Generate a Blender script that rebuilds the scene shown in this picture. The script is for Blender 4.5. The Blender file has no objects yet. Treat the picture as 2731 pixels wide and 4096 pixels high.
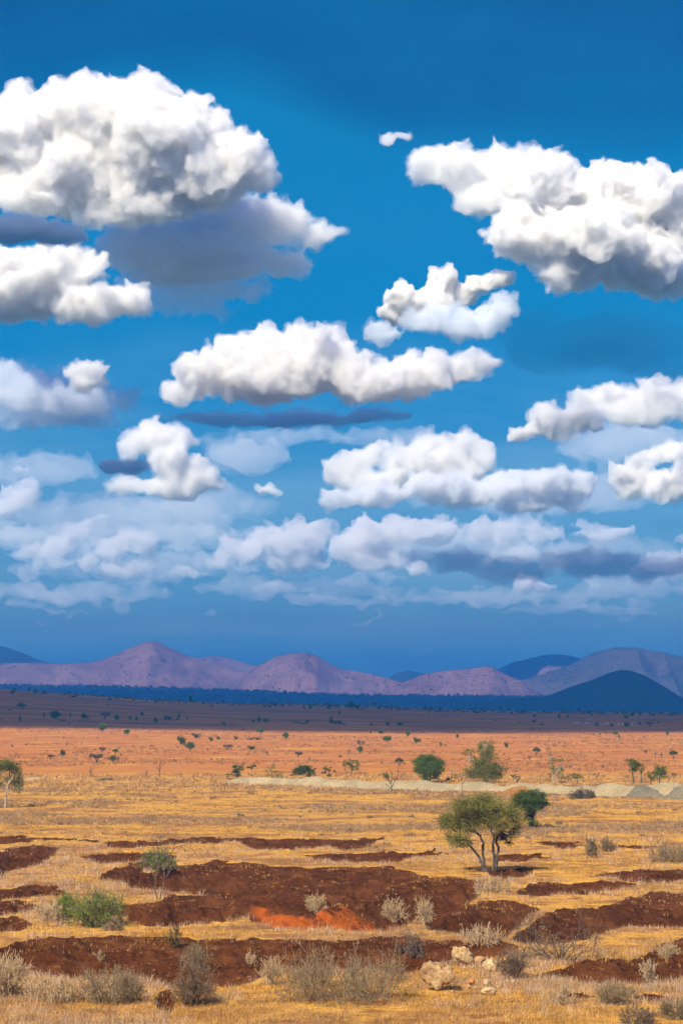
import bpy, bmesh, math, random, numpy as np
from mathutils import Vector
random.seed(7)
RNG = np.random.default_rng(11)
sc = bpy.context.scene
COL = sc.collection
F = 9750.0      # focal length in photo pixels
HOR = 2790.0    # photo row of the eye-level horizon
CX = 1365.5
H = 9.5         # camera height above the near plain

# ------------------------------------------------------------------ camera, sky, sun
cam = bpy.data.objects.new('camera', bpy.data.cameras.new('camera')); COL.objects.link(cam); sc.camera = cam
cam.data.sensor_fit = 'VERTICAL'; cam.data.sensor_height = 36; cam.data.lens = F/4096*36
cam.data.clip_start = 1; cam.data.clip_end = 200000
cam.location = (0, 0, H); cam.rotation_euler = (math.pi/2 + math.atan((HOR-2048)/F), 0, 0)

SUN_EL = math.radians(41); SUN_AZ = math.atan2(-.47, -.88)
world = bpy.data.worlds.new('World'); sc.world = world; world.use_nodes = True
wn = world.node_tree; wl = wn.links
bg = wn.nodes['Background']
tc = wn.nodes.new('ShaderNodeTexCoord')
mp = wn.nodes.new('ShaderNodeMapping'); mp.inputs['Scale'].default_value = (1, 1, 1.2); mp.inputs['Location'].default_value = (0, 0, .42)
sky = wn.nodes.new('ShaderNodeTexSky'); sky.sky_type = 'NISHITA'; sky.sun_disc = False
sky.sun_elevation = SUN_EL; sky.sun_rotation = SUN_AZ; sky.air_density = 1.0; sky.dust_density = 0.0; sky.ozone_density = 4.0
wl.new(tc.outputs['Generated'], mp.inputs['Vector']); wl.new(mp.outputs[0], sky.inputs['Vector'])
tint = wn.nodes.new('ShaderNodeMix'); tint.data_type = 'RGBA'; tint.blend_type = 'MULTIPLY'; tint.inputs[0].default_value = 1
wl.new(sky.outputs[0], tint.inputs[6]); north_mask = wn.nodes.new('ShaderNodeMapRange'); north_mask.interpolation_type = 'SMOOTHSTEP'   # deep blue low in the north, unseen remainder tinted to steer ambient colour
for i_, v_ in ((1, .74), (2, .93)): north_mask.inputs[i_].default_value = v_
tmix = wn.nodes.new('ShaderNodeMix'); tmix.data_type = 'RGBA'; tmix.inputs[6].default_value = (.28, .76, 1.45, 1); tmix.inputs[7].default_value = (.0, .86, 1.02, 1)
wl.new(north_mask.outputs[0], tmix.inputs[0]); wl.new(tmix.outputs[2], tint.inputs[7])
# thin high cloud streaks in the sky itself, laid out on a level layer overhead
sep = wn.nodes.new('ShaderNodeSeparateXYZ'); wl.new(tc.outputs['Generated'], sep.inputs[0]); wl.new(sep.outputs[1], north_mask.inputs[0])
def wmath(op, a, b=None, c=None):
    n = wn.nodes.new('ShaderNodeMath'); n.operation = op
    for i, v in enumerate((a, b, c)):
        if v is None: continue
        if isinstance(v, (int, float)): n.inputs[i].default_value = v
        else: wl.new(v, n.inputs[i])
    return n.outputs[0]
zz = wmath('ADD', wmath('MAXIMUM', sep.outputs[2], 0), .09)
cmb = wn.nodes.new('ShaderNodeCombineXYZ')
wl.new(wmath('DIVIDE', sep.outputs[0], zz), cmb.inputs[0]); wl.new(wmath('DIVIDE', sep.outputs[1], zz), cmb.inputs[1])
nz = wn.nodes.new('ShaderNodeTexNoise'); nz.inputs['Scale'].default_value = 1.1; nz.inputs['Detail'].default_value = 6; nz.inputs['Roughness'].default_value = .6
wl.new(cmb.outputs[0], nz.inputs['Vector'])
rmp = wn.nodes.new('ShaderNodeMapRange'); rmp.inputs[1].default_value = .42; rmp.inputs[2].default_value = .8; rmp.inputs[3].default_value = 0; rmp.inputs[4].default_value = .85
wl.new(nz.outputs[0], rmp.inputs[0])
fade = wn.nodes.new('ShaderNodeMapRange'); fade.inputs[1].default_value = .05; fade.inputs[2].default_value = .16; fade.inputs[3].default_value = 1; fade.inputs[4].default_value = .03
wl.new(sep.outputs[2], fade.inputs[0])
wisp = wn.nodes.new('ShaderNodeMix'); wisp.data_type = 'RGBA'; wl.new(wmath('MULTIPLY', rmp.outputs[0], fade.outputs[0]), wisp.inputs[0])
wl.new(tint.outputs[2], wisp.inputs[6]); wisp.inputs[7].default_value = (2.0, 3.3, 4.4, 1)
pale = wn.nodes.new('ShaderNodeMapRange'); pale.interpolation_type = 'SMOOTHSTEP'
for i_, v_ in ((1, .0), (2, .15), (3, .72), (4, .0)): pale.inputs[i_].default_value = v_
wl.new(sep.outputs[2], pale.inputs[0])
low_ = wn.nodes.new('ShaderNodeMix'); low_.data_type = 'RGBA'; wl.new(pale.outputs[0], low_.inputs[0]); wl.new(wisp.outputs[2], low_.inputs[6]); low_.inputs[7].default_value = (1.5, 2.9, 3.7, 1)
wisp = low_
# a high dark layer of thin stratus across the top of this part of the sky
def wnoise(vec, scale, det, rough):
    n = wn.nodes.new('ShaderNodeTexNoise'); n.inputs['Scale'].default_value = scale; n.inputs['Detail'].default_value = det; n.inputs['Roughness'].default_value = rough
    wl.new(vec, n.inputs['Vector']); return n.outputs[0]
def wramp(src, a, b, lo, hi):
    n = wn.nodes.new('ShaderNodeMapRange'); n.interpolation_type = 'SMOOTHSTEP'
    for i_, v_ in ((1, a), (2, b), (3, lo), (4, hi)): n.inputs[i_].default_value = v_
    wl.new(src, n.inputs[0]); return n.outputs[0]
ydir = wmath('MAXIMUM', sep.outputs[1], .05); side_ = wmath('DIVIDE', sep.outputs[0], ydir); rise = wmath('DIVIDE', sep.outputs[2], ydir)
lim_ = wmath('ADD', wramp(side_, -.055, .03, .258, .232), wramp(side_, -.14, -.09, -.012, 0))
big = wnoise(cmb.outputs[0], .9, 5, .6); fine = wnoise(cmb.outputs[0], 3.2, 6, .6)
over_ = wmath('SUBTRACT', wmath('ADD', rise, wmath('ADD', wmath('MULTIPLY', wmath('SUBTRACT', big, .5), .055), wmath('MULTIPLY', wmath('SUBTRACT', fine, .5), .02))), lim_)
layer = wmath('MULTIPLY', wramp(over_, -.012, .016, 0, 1), wramp(big, .32, .6, 1, .55))
dk = wn.nodes.new('ShaderNodeMix'); dk.data_type = 'RGBA'; dk.blend_type = 'MULTIPLY'; wl.new(layer, dk.inputs[0]); wl.new(wisp.outputs[2], dk.inputs[6]); dk.inputs[7].default_value = (.2, .40, .60, 1)
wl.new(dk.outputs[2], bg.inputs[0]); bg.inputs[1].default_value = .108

sun = bpy.data.objects.new('sun', bpy.data.lights.new('sun', 'SUN')); COL.objects.link(sun)
sd = Vector((math.sin(SUN_AZ)*math.cos(SUN_EL), math.cos(SUN_AZ)*math.cos(SUN_EL), math.sin(SUN_EL)))
sun.rotation_euler = sd.to_track_quat('Z', 'Y').to_euler(); sun.location = (-40, -60, 80)
sun.data.energy = 4.7; sun.data.angle = math.radians(.5); sun.data.color = (1, .89, .68)
sc.view_settings.view_transform = 'Standard'; sc.view_settings.look = 'None'; sc.view_settings.exposure = .95; sc.view_settings.gamma = 1
cy = sc.cycles
cy.max_bounces = 15; cy.diffuse_bounces = 3; cy.transmission_bounces = 4; cy.volume_bounces = 13; cy.transparent_max_bounces = 96
cy.use_denoising = True; cy.use_adaptive_sampling = True; cy.adaptive_threshold = .05; cy.sample_clamp_indirect = 6

# ------------------------------------------------------------------ numpy helpers
def hash3(ix, iy, iz, seed):
    h = ix.astype(np.uint32)*np.uint32(374761393) + iy.astype(np.uint32)*np.uint32(668265263) + iz.astype(np.uint32)*np.uint32(2246822519) + np.uint32((seed*974711) & 0xffffffff)
    h = (h ^ (h >> np.uint32(13)))*np.uint32(1274126177); h = h ^ (h >> np.uint32(16))
    return (h & np.uint32(0xffffff)).astype(np.float32)/np.float32(0xffffff)
def vnoise(p, seed=0):
    i = np.floor(p).astype(np.int64); f = (p-i).astype(np.float32); u = f*f*f*(f*(f*6-15)+10); r = 0
    dim = p.shape[1]
    for dx in (0, 1):
        for dy in (0, 1):
            for dz in ((0, 1) if dim == 3 else (0,)):
                w = (u[:, 0] if dx else 1-u[:, 0])*(u[:, 1] if dy else 1-u[:, 1])
                if dim == 3: w = w*(u[:, 2] if dz else 1-u[:, 2])
                r = r + w*hash3(i[:, 0]+dx, i[:, 1]+dy, (i[:, 2]+dz) if dim == 3 else i[:, 0]*0, seed)
    return r*2-1
def fbm(p, octv=4, seed=0, lac=2.1, gain=.5):
    a = 1; t = 0
    for o in range(octv):
        t = t + a*vnoise(p, seed+o); p = p*lac; a *= gain
    return t
def sstep(a, b, x):
    t = np.clip((x-a)/(b-a+1e-9), 0, 1); return t*t*(3-2*t)
def mesh_np(name, v, f):
    me = bpy.data.meshes.new(name); v = np.asarray(v, np.float32); f = np.asarray(f, np.int32); k = f.shape[1]
    me.vertices.add(len(v)); me.vertices.foreach_set('co', v.ravel())
    me.loops.add(f.size); me.loops.foreach_set('vertex_index', f.ravel())
    me.polygons.add(len(f)); me.polygons.foreach_set('loop_start', np.arange(0, f.size, k, dtype=np.int32))
    me.update(calc_edges=True); return me
def smooth(me): me.polygons.foreach_set('use_smooth', np.ones(len(me.polygons), bool))
def attr(me, name, a):
    t = me.attributes.new(name, 'FLOAT', 'POINT'); t.data.foreach_set('value', np.asarray(a, np.float32))
def cattr(me, name, c):
    t = me.attributes.new(name, 'FLOAT_COLOR', 'POINT'); c = np.concatenate([c, np.ones((len(c), 1))], 1); t.data.foreach_set('color', c.astype(np.float32).ravel())
def link(name, me, mat=None, parent=None, loc=None):
    o = bpy.data.objects.new(name, me); COL.objects.link(o)
    if mat is not None:
        for m in (mat if isinstance(mat, (list, tuple)) else [mat]): me.materials.append(m)
    if parent is not None: o.parent = parent
    if loc is not None: o.location = loc
    return o
def tag(o, label=None, cat=None, group=None, kind=None):
    if label: o['label'] = label
    if cat: o['category'] = cat
    if group: o['group'] = group
    if kind: o['kind'] = kind
    return o
def empty(name, loc):
    o = bpy.data.objects.new(name, None); COL.objects.link(o); o.location = loc; o.empty_display_size = .3; return o
ICO = {}
def ico(n):
    if n not in ICO:
        bm = bmesh.new(); bmesh.ops.create_icosphere(bm, subdivisions=n, radius=1)
        ICO[n] = (np.array([v.co[:] for v in bm.verts]), np.array([[v.index for v in f.verts] for f in bm.faces])); bm.free()
    return ICO[n]

# ------------------------------------------------------------------ materials
def new_mat(name):
    m = bpy.data.materials.new(name); m.use_nodes = True
    b = m.node_tree.nodes['Principled BSDF']; b.inputs['Roughness'].default_value = .92; b.inputs['Specular IOR Level'].default_value = .15
    return m, m.node_tree, b
def N(nt, t, **kw):
    n = nt.nodes.new(t)
    for k, v in kw.items(): setattr(n, k, v)
    return n
def noise(nt, vec, scale, detail=4, rough=.55):
    n = N(nt, 'ShaderNodeTexNoise'); n.inputs['Scale'].default_value = scale; n.inputs['Detail'].default_value = detail; n.inputs['Roughness'].default_value = rough
    if vec is not None: nt.links.new(vec, n.inputs['Vector'])
    return n.outputs[0]
def ramp(nt, src, a, b, lo=0., hi=1.):
    n = N(nt, 'ShaderNodeMapRange'); n.interpolation_type = 'SMOOTHSTEP'
    n.inputs[1].default_value = a; n.inputs[2].default_value = b; n.inputs[3].default_value = lo; n.inputs[4].default_value = hi
    nt.links.new(src, n.inputs[0]); return n.outputs[0]
def mixc(nt, fac, a, b):
    n = N(nt, 'ShaderNodeMix', data_type='RGBA')
    for i, v in ((0, fac), (6, a), (7, b)):
        if isinstance(v, tuple): n.inputs[i].default_value = (*v, 1)
        elif isinstance(v, (int, float)): n.inputs[i].default_value = v
        else: nt.links.new(v, n.inputs[i])
    return n.outputs[2]
def mth(nt, op, a, b):
    n = N(nt, 'ShaderNodeMath', operation=op)
    for i, v in ((0, a), (1, b)):
        if isinstance(v, (int, float)): n.inputs[i].default_value = v
        else: nt.links.new(v, n.inputs[i])
    return n.outputs[0]
def geo(nt): return N(nt, 'ShaderNodeNewGeometry')
def attrn(nt, name): n = N(nt, 'ShaderNodeAttribute'); n.attribute_name = name; return n

def bark_mat(name, a, b, scale=6):
    m, nt, p = new_mat(name); g = N(nt, 'ShaderNodeTexCoord').outputs['Object']
    nt.links.new(mixc(nt, ramp(nt, noise(nt, g, scale), .35, .65), a, b), p.inputs['Base Color']); return m
def leaf_mat(name, cols, trans=.35):
    m, nt, p = new_mat(name); r = geo(nt).outputs['Random Per Island']
    c = mixc(nt, ramp(nt, r, 0, .5), cols[0], cols[1]); c = mixc(nt, ramp(nt, r, .55, 1), c, cols[2])
    nt.links.new(c, p.inputs['Base Color']); p.inputs['Roughness'].default_value = .6
    t = N(nt, 'ShaderNodeBsdfTranslucent'); nt.links.new(c, t.inputs[0])
    mx = N(nt, 'ShaderNodeMixShader'); mx.inputs[0].default_value = trans
    nt.links.new(p.outputs[0], mx.inputs[1]); nt.links.new(t.outputs[0], mx.inputs[2])
    nt.links.new(mx.outputs[0], nt.nodes['Material Output'].inputs['Surface']); return m
def island_mat(name, cols, trans=0.):   # per-blade colour from the stored plant colour
    m, nt, p = new_mat(name); a = attrn(nt, 'tone'); r = geo(nt).outputs['Random Per Island']
    hs = N(nt, 'ShaderNodeHueSaturation'); nt.links.new(a.outputs['Color'], hs.inputs['Color'])
    nt.links.new(ramp(nt, r, 0, 1, .72, 1.3), hs.inputs['Value'])
    nt.links.new(hs.outputs[0], p.inputs['Base Color'])
    if trans:
        t = N(nt, 'ShaderNodeBsdfTranslucent'); nt.links.new(hs.outputs[0], t.inputs[0])
        mx = N(nt, 'ShaderNodeMixShader'); mx.inputs[0].default_value = trans
        nt.links.new(p.outputs[0], mx.inputs[1]); nt.links.new(t.outputs[0], mx.inputs[2])
        nt.links.new(mx.outputs[0], nt.nodes['Material Output'].inputs['Surface'])
    return m

# ------------------------------------------------------------------ the land
def curve(*pts):
    xs = np.array([p[0] for p in pts], float); ys = np.array([p[1] for p in pts], float)
    return xs, ys
def z3(pts): return [(x*.8712, 3150+y*.8712) for x, y in pts]
def z4(pts): return [(1366+x*.8712, 3150+y*.8712) for x, y in pts]
GULLIES = [  # far edge and near lip of each eroded bank and two painted shadow patches, as seen on the level plain
 (z3([(-400,222),(0,225),(250,228),(480,240),(600,235),(1100,232),(1568,228)]), z3([(-400,246),(0,250),(250,236),(480,246),(520,268),(600,262),(700,252),(1100,243),(1180,272),(1400,268),(1568,252)])),
 (z3([(-400,300),(0,300),(60,272),(150,262),(290,268)]), z3([(-400,400),(0,392),(60,362),(150,350),(230,325),(290,272)])),
 (z3([(360,312),(500,302),(600,286),(720,292),(870,312)]), z3([(360,314),(480,338),(600,330),(720,318),(870,314)])),
 (z3([(455,408),(540,362),(640,346),(705,342)]), z3([(455,410),(500,418),(600,420),(640,400),(705,346)])),
 (z3([(575,440),(640,402),(720,380),(830,352),(1000,340),(1130,345),(1300,360),(1568,352)])+z4([(120,352),(240,356),(330,378),(420,402)]), z3([(575,442),(640,446),(800,452),(1000,470),(1080,490),(1160,575),(1250,602),(1405,614),(1440,545),(1560,500)])+z4([(60,505),(150,472),(240,432),(330,412),(420,405)])),
 (z3([(565,532),(700,520),(800,497),(950,490),(1050,488),(1100,512),(1155,570)]), z3([(565,560),(600,592),(700,605),(900,592),(1050,578),(1155,574)])),
 (z3([(-300,470),(0,462),(90,450),(180,432),(260,442),(315,474)]), z3([(-300,500),(0,500),(100,492),(200,484),(315,480)])),
 (z3([(-300,512),(0,510),(120,512),(220,535)]), z3([(-300,560),(0,562),(120,552),(220,540)])),
 (z3([(-300,590),(0,585),(100,580),(170,600)]), z3([(-300,640),(0,640),(100,636),(170,606)])),  # shadows at left, put in as a dark soil hollow
 (z3([(-300,742),(0,735),(100,712),(200,700),(380,682),(600,674),(900,682),(1200,680),(1568,690)])+z4([(200,665),(300,672),(500,690),(750,700),(830,722)]),
  z3([(-300,790),(0,782),(130,822),(330,850),(550,822),(750,852),(800,880),(980,870),(1100,872),(1250,810),(1568,800)])+z4([(150,800),(250,822),(350,802),(500,772),(760,752),(830,726)])),
 (z3([(715,950),(745,915),(790,905),(835,945)]), z3([(715,954),(745,992),(790,1004),(835,949)])),
 (z4([(-90,250),(0,236),(90,226),(200,230)]), z4([(-90,254),(0,270),(90,262),(200,233)])),
 (z4([(880,246),(980,250),(1130,256)]), z4([(880,248),(980,266),(1130,266)])),
 (z4([(1130,262),(1300,258),(1470,262)]), z4([(1130,266),(1300,276),(1470,266)])),
 (z4([(-220,300),(-100,302),(100,296),(300,298),(490,296)]), z4([(-220,302),(-100,318),(100,328),(300,318),(490,300)])),
 (z4([(700,305),(820,298),(960,306)]), z4([(700,322),(820,326),(960,310)])),
 (z3([(1412,570),(1445,555),(1568,525)])+z4([(60,512),(150,480),(260,440),(380,415),(500,405),(600,415),(655,432)]), z3([(1412,614),(1568,622)])+z4([(100,630),(240,618),(330,592),(440,572),(560,520),(655,446)])),
 (z4([(385,602),(500,560),(620,515),(720,500),(800,512),(905,540)]), z4([(385,625),(560,652),(690,668),(760,648),(830,590),(905,545)])),
 (z4([(770,672),(830,640),(900,595),(1000,560),(1200,525),(1400,480),(1568,470),(1900,470)]), z4([(770,676),(830,692),(950,694),(1100,660),(1300,612),(1568,606),(1900,600)])),
 (z4([(790,462),(900,430),(1100,420),(1340,427)]), z4([(790,470),(900,478),(1000,466),(1200,452),(1340,436)])),
 (z4([(1150,394),(1200,386),(1350,375),(1568,368),(1800,366)]), z4([(1150,397),(1200,402),(1400,412),(1568,398),(1800,394)])),
 (z4([(860,850),(905,836),(1050,792),(1250,780),(1400,770),(1568,755),(1900,740)]), z4([(860,854),(905,852),(1150,862),(1400,872),(1568,842),(1900,830)])),
 (z4([(1300,938),(1350,926),(1420,920),(1550,936)]), z4([(1300,940),(1350,946),(1420,952),(1550,939)])),
 (z4([(1310,772),(1370,752),(1450,712),(1568,688),(1800,670)]), z4([(1310,775),(1370,778),(1450,766),(1568,738),(1800,720)])),
 (z4([(660,384),(700,374),(800,362),(870,366)]), z4([(660,387),(700,394),(800,396),(870,378)])),  # cast shadow of the acacia, put in as a dark soil hollow
 (z4([(930,938),(1040,915),(1150,934)]), z4([(930,941),(1040,948),(1150,938)])),
]
G2 = [(curve(*sorted(a)), curve(*sorted(b))) for a, b in GULLIES]
RID = curve((-1500,2742),(0,2757),(300,2776),(600,2797),(1000,2817),(1366,2824),(1800,2842),(2300,2848),(2731,2852),(4200,2856))
VAL = curve((-1500,2730),(0,2738),(500,2746),(1000,2764),(1366,2780),(2731,2790),(4200,2790))
def land(x, y, full=False):
    x = np.asarray(x, float); y = np.asarray(y, float); yy = np.maximum(y, 2.)
    col = CX + F*x/yy; row = HOR + F*H/yy
    jx = fbm(np.stack([x*.4, y*.25], 1), 4, 3)*(4+450/yy)
    rj = row + jx*.8 + fbm(np.stack([x*2.6, y*1.4], 1), 3, 8)*3
    z = fbm(np.stack([x/7, y/7], 1), 3, 21)*.06
    soil = np.zeros_like(x); rim = np.zeros_like(x); rust = np.zeros_like(x)
    near = (y > 50) & (y < 330)
    for (tx, ty), (bx, by) in G2:
        m = near & (col > tx[0]) & (col < tx[-1])
        if not m.any(): continue
        c = col[m]; t = np.interp(c, tx, ty); b = np.interp(c, bx, by); th = np.maximum(b-t, .1); g_ = sstep(3, 25, th); t = t-3*g_; b = b+(5+.07*th)*g_; th = b-t
        d1 = F*H/(t-HOR); d2 = F*H/(b-HOR); s = (d1-F*H/(rj[m]-HOR))/(d1-d2+1e-6)
        dep = (d1-d2)*H/d1*1.16
        prof = (.55*np.clip(s/.84, 0, 1)+.45*sstep(0, .8, s))*(1-sstep(.9, 1.02, s)); amt = sstep(1, 5, th)
        z[m] -= dep*prof*amt
        rim[m] = np.maximum(rim[m], amt*(s > 0)*(s < .34)*(1-s/.34))
        soil[m] = np.maximum(soil[m], amt*sstep(-.03, .04, s)*(1-sstep(.93, 1.0, s)))
    rowz = HOR+F*(H-z)/yy
    rb = near & (row > 3440) & (row < 3720) & (col > 1000) & (col < 1640)
    nn = fbm(np.stack([x*.9+y*.5, y*.5], 1), 4, 41)
    lim = np.interp(col, [1000, 1060, 1300, 1400, 1500, 1640], [3655, 3640, 3636, 3650, 3664, 3676])
    rust = np.where(rb, sstep(-16, 30, rowz-lim-11+nn*56)*.82*sstep(990, 1060, col)*(1-sstep(1520, 1630, col))*sstep(.3, .6, soil), 0)
    z += soil*(fbm(np.stack([x*1.1, y*.7], 1), 3, 57)*.10 + fbm(np.stack([x*.45-y*.3, y*.5], 1), 3, 63)*.10 + fbm(np.stack([x*2.2+y*.6, y*2.4], 1), 4, 52)*.035)
    # the plain climbs to a low crest at 1.5 km, drops into a wooded valley and climbs again to the hills
    rr = np.interp(col, *RID); zr = H-(rr-HOR)/F*1500
    zv = H-(np.interp(col, *VAL)-HOR)/F*6500
    f = y
    zf = np.where(f < 1500, zr*np.clip((f-350)/1150, 0, 1)**1.6, np.where(f < 3200, zr+(-40-zr)*sstep(1500, 3200, f), -40+(zv+40)*np.clip((f-3200)/3300, 0, 1)**1.3))
    z = z + np.where(y > 0, zf, 0) + np.where(y > 400, fbm(np.stack([x/160, y/160], 1), 3, 77)*np.clip((y-400)/1100, 0, 1)*.5, 0)
    if full == 2: return z, soil, rim
    if full: return z, soil, rust
    return z
SCAN = np.concatenate([F*H/(np.arange(4400, 3100, -1.0)-HOR), np.geomspace(F*H/310, 1700, 900)])
def place(px, row):
    y = SCAN; x = (px-CX)/F*y; z = land(x, y); r = HOR+F*(H-z)/y
    k = int(np.argmax(r <= row)) if (r <= row).any() else len(y)-1
    return np.array([x[k], y[k], z[k]])

rows_f = np.arange(4420, 3062, -1.3)
ring = np.concatenate([[1.5, 5, 12, 22, 34, 44, 52], F*H/(rows_f-HOR), np.geomspace(F*H/(3060-HOR), 1700, 330), np.geomspace(1720, 13000, 90)])
cols_f = np.arange(-520, 3260, 4.5); th_f = np.arctan((cols_f-CX)/F)
rest = np.linspace(th_f[-1], th_f[0]+2*math.pi, 90)[1:-1]
theta = np.concatenate([th_f, rest]); nT = len(theta); nR = len(ring)
TT, RR = np.meshgrid(theta, ring)
gx = (RR*np.sin(TT)).ravel(); gy = (RR*np.cos(TT)).ravel()
gz, gsoil, grust = land(gx, gy, True)
i, j = np.meshgrid(np.arange(nR-1), np.arange(nT), indexing='ij'); j2 = (j+1) % nT
quads = np.stack([i*nT+j, i*nT+j2, (i+1)*nT+j2, (i+1)*nT+j], -1).reshape(-1, 4)[:, ::-1]
gme = mesh_np('ground', np.stack([gx, gy, gz], 1), quads); smooth(gme)
attr(gme, 'soil', gsoil); attr(gme, 'rust', grust)

m, nt, p = new_mat('savanna_ground')
P = geo(nt).outputs['Position']; sx = N(nt, 'ShaderNodeSeparateXYZ'); nt.links.new(P, sx.inputs[0]); Yc = sx.outputs[1]
n30 = noise(nt, P, .035, 5); n8 = noise(nt, P, .11, 5); n2 = noise(nt, P, .6, 5); n04 = noise(nt, P, 3.5, 4, .65); n01 = noise(nt, P, 16, 3, .6)
gold = mixc(nt, ramp(nt, n04, .35, .65), (.40, .19, .035), (.60, .335, .07))
gold = mixc(nt, ramp(nt, n2, .45, .72, 0, .8), gold, (.26, .135, .055))
gold = mixc(nt, ramp(nt, n8, .48, .64, 0, .8), gold, (.33, .18, .08))
gold = mixc(nt, ramp(nt, noise(nt, P, .22, 6, .68), .50, .60, 0, .85), gold, (.24, .10, .04))
plain = mixc(nt, ramp(nt, n8, .38, .62), (.37, .125, .035), (.40, .165, .055))
plain = mixc(nt, ramp(nt, noise(nt, P, .07, 6, .65), .5, .66), plain, (.50, .235, .05))
plain = mixc(nt, ramp(nt, noise(nt, P, .05, 6, .65), .54, .68, 0, .8), plain, (.235, .085, .04))
plain = mixc(nt, ramp(nt, n2, .5, .75, 0, .5), plain, (.24, .10, .05))
base = mixc(nt, ramp(nt, mth(nt, 'ADD', Yc, mth(nt, 'MULTIPLY', n8, 70)), 315, 365), gold, plain)
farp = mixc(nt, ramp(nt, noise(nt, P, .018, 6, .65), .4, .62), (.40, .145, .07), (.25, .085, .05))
farp = mixc(nt, ramp(nt, noise(nt, P, .03, 6, .7), .56, .68), farp, (.40, .20, .07))
base = mixc(nt, ramp(nt, Yc, 600, 720), base, farp)
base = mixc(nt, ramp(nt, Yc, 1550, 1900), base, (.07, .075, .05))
side = mth(nt, 'SUBTRACT', mth(nt, 'ABSOLUTE', sx.outputs[0], 0.), mth(nt, 'ADD', mth(nt, 'MULTIPLY', Yc, .17), mth(nt, 'MULTIPLY', n30, 60)))
base = mixc(nt, ramp(nt, side, 60, 160), base, (.035, .05, .035))   # unseen ground either side darkened to cut warm bounce onto the clouds
base = mixc(nt, ramp(nt, Yc, 5, -30), base, (.035, .05, .035))  # same darkening of unseen ground behind the camera
dirt = mixc(nt, ramp(nt, n04, .3, .7), (.036, .0105, .0035), (.090, .028, .009))
dirt = mixc(nt, ramp(nt, n2, .42, .7), dirt, (.105, .036, .012))
dirt = mixc(nt, ramp(nt, n01, .64, .72, 0, .85), dirt, (.17, .065, .025))
dirt = mixc(nt, ramp(nt, noise(nt, P, .9, 5, .7), .60, .68, 0, .45), dirt, (.24, .12, .04))
dirt = mixc(nt, attrn(nt, 'rust').outputs['Fac'], dirt, mixc(nt, n04, (.46, .105, .012), (.26, .055, .010)))
sm = attrn(nt, 'soil').outputs['Fac']
sm = ramp(nt, mth(nt, 'ADD', sm, mth(nt, 'MULTIPLY', mth(nt, 'SUBTRACT', n04, .5), .9)), .4, .6)
nearsoil = ramp(nt, n2, .55, .64, 0, .75)   # bare patches between the tufts
base = mixc(nt, mth(nt, 'MULTIPLY', nearsoil, ramp(nt, Yc, 200, 120)), base, (.20, .07, .022))
nt.links.new(mixc(nt, sm, base, dirt), p.inputs['Base Color']); p.inputs['Roughness'].default_value = 1; p.inputs['Specular IOR Level'].default_value = 0.03
bm1 = N(nt, 'ShaderNodeBump'); bm1.inputs['Strength'].default_value = .9; bm1.inputs['Distance'].default_value = .12
nt.links.new(mth(nt, 'ADD', n04, mth(nt, 'MULTIPLY', n01, .5)), bm1.inputs['Height']); nt.links.new(bm1.outputs[0], p.inputs['Normal'])
ground = link('ground', gme, m); tag(ground, 'golden dry savanna plain cut by dark red-brown gullies', 'ground', kind='structure')

# ------------------------------------------------------------------ hills
def hill(pts, D, label, cols, k=3.0, power=1.25, zb=-45, seed=1, rough=.10, nu=260, nv=120):
    xs = np.array([q[0] for q in pts], float); ys = np.array([q[1] for q in pts], float)
    u = np.linspace(xs[0], xs[-1], nu); r = np.interp(u, xs, ys)
    ker = np.hanning(9); ker /= ker.sum(); r = np.convolve(np.pad(r, 4, mode='edge'), ker, 'valid')
    zs = H+(HOR-r)/F*D; v = np.linspace(-1, 1, nv)
    U, V = np.meshgrid(u, v); Z = np.broadcast_to(zs, U.shape)
    W = np.maximum((Z-zb)*k, 60)
    pr = np.where(np.abs(V) < .12, 1-(V/.12)**2*.06*power, (1-np.abs(V))**power*(1-.06*power)/((1-.12)**power)); pr = np.clip(pr, 0, 1)
    y = D+V*W; x = (U-CX)/F*D*np.ones_like(y)
    n = fbm(np.stack([x.ravel()/170, y.ravel()/420], 1), 5, seed)+.5*(1-2*np.abs(vnoise(np.stack([x.ravel()/95, y.ravel()/520], 1), seed+2)))
    n = n.reshape(x.shape)
    z = zb+(Z-zb)*pr
    z = z+n*rough*(Z-zb)*np.clip(np.abs(V)*5, .12, 1)*np.clip((1-np.abs(V))*4, 0, 1)
    ii, jj = np.meshgrid(np.arange(nv-1), np.arange(nu-1), indexing='ij')
    q = np.stack([ii*nu+jj, ii*nu+jj+1, (ii+1)*nu+jj+1, (ii+1)*nu+jj], -1).reshape(-1, 4)
    me = mesh_np('hill', np.stack([x.ravel(), y.ravel(), z.ravel()], 1), q); smooth(me)
    m, nt, p = new_mat('hill_scrubland'); P = geo(nt).outputs['Position']
    c = mixc(nt, ramp(nt, noise(nt, P, .006, 6, .65), .40, .62), cols[0], cols[1])
    c = mixc(nt, ramp(nt, noise(nt, P, .035, 5, .7), .52, .68, 0, .85), c, cols[2])
    nt.links.new(c, p.inputs['Base Color']); p.inputs['Roughness'].default_value = 1; p.inputs['Specular IOR Level'].default_value = 0
    o = link('hill', me, m); tag(o, label, 'hill', kind='structure')
    HILLV.append((np.stack([x.ravel(), y.ravel(), z.ravel()], 1).reshape(nv, nu, 3)))
    return o
HILLV = []
TAN = ((.23, .115, .105), (.36, .19, .165), (.12, .065, .06))
GRN = ((.10, .085, .06), (.17, .11, .085), (.05, .05, .032))
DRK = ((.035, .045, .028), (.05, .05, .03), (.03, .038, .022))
hill([(-900,2640),(-600,2620),(-200,2585),(0,2585),(80,2608),(150,2636),(220,2656),(330,2680),(500,2720)], 8800, 'dark blue-green hill behind the left end of the range, cut by the picture edge', DRK, seed=3)
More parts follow.
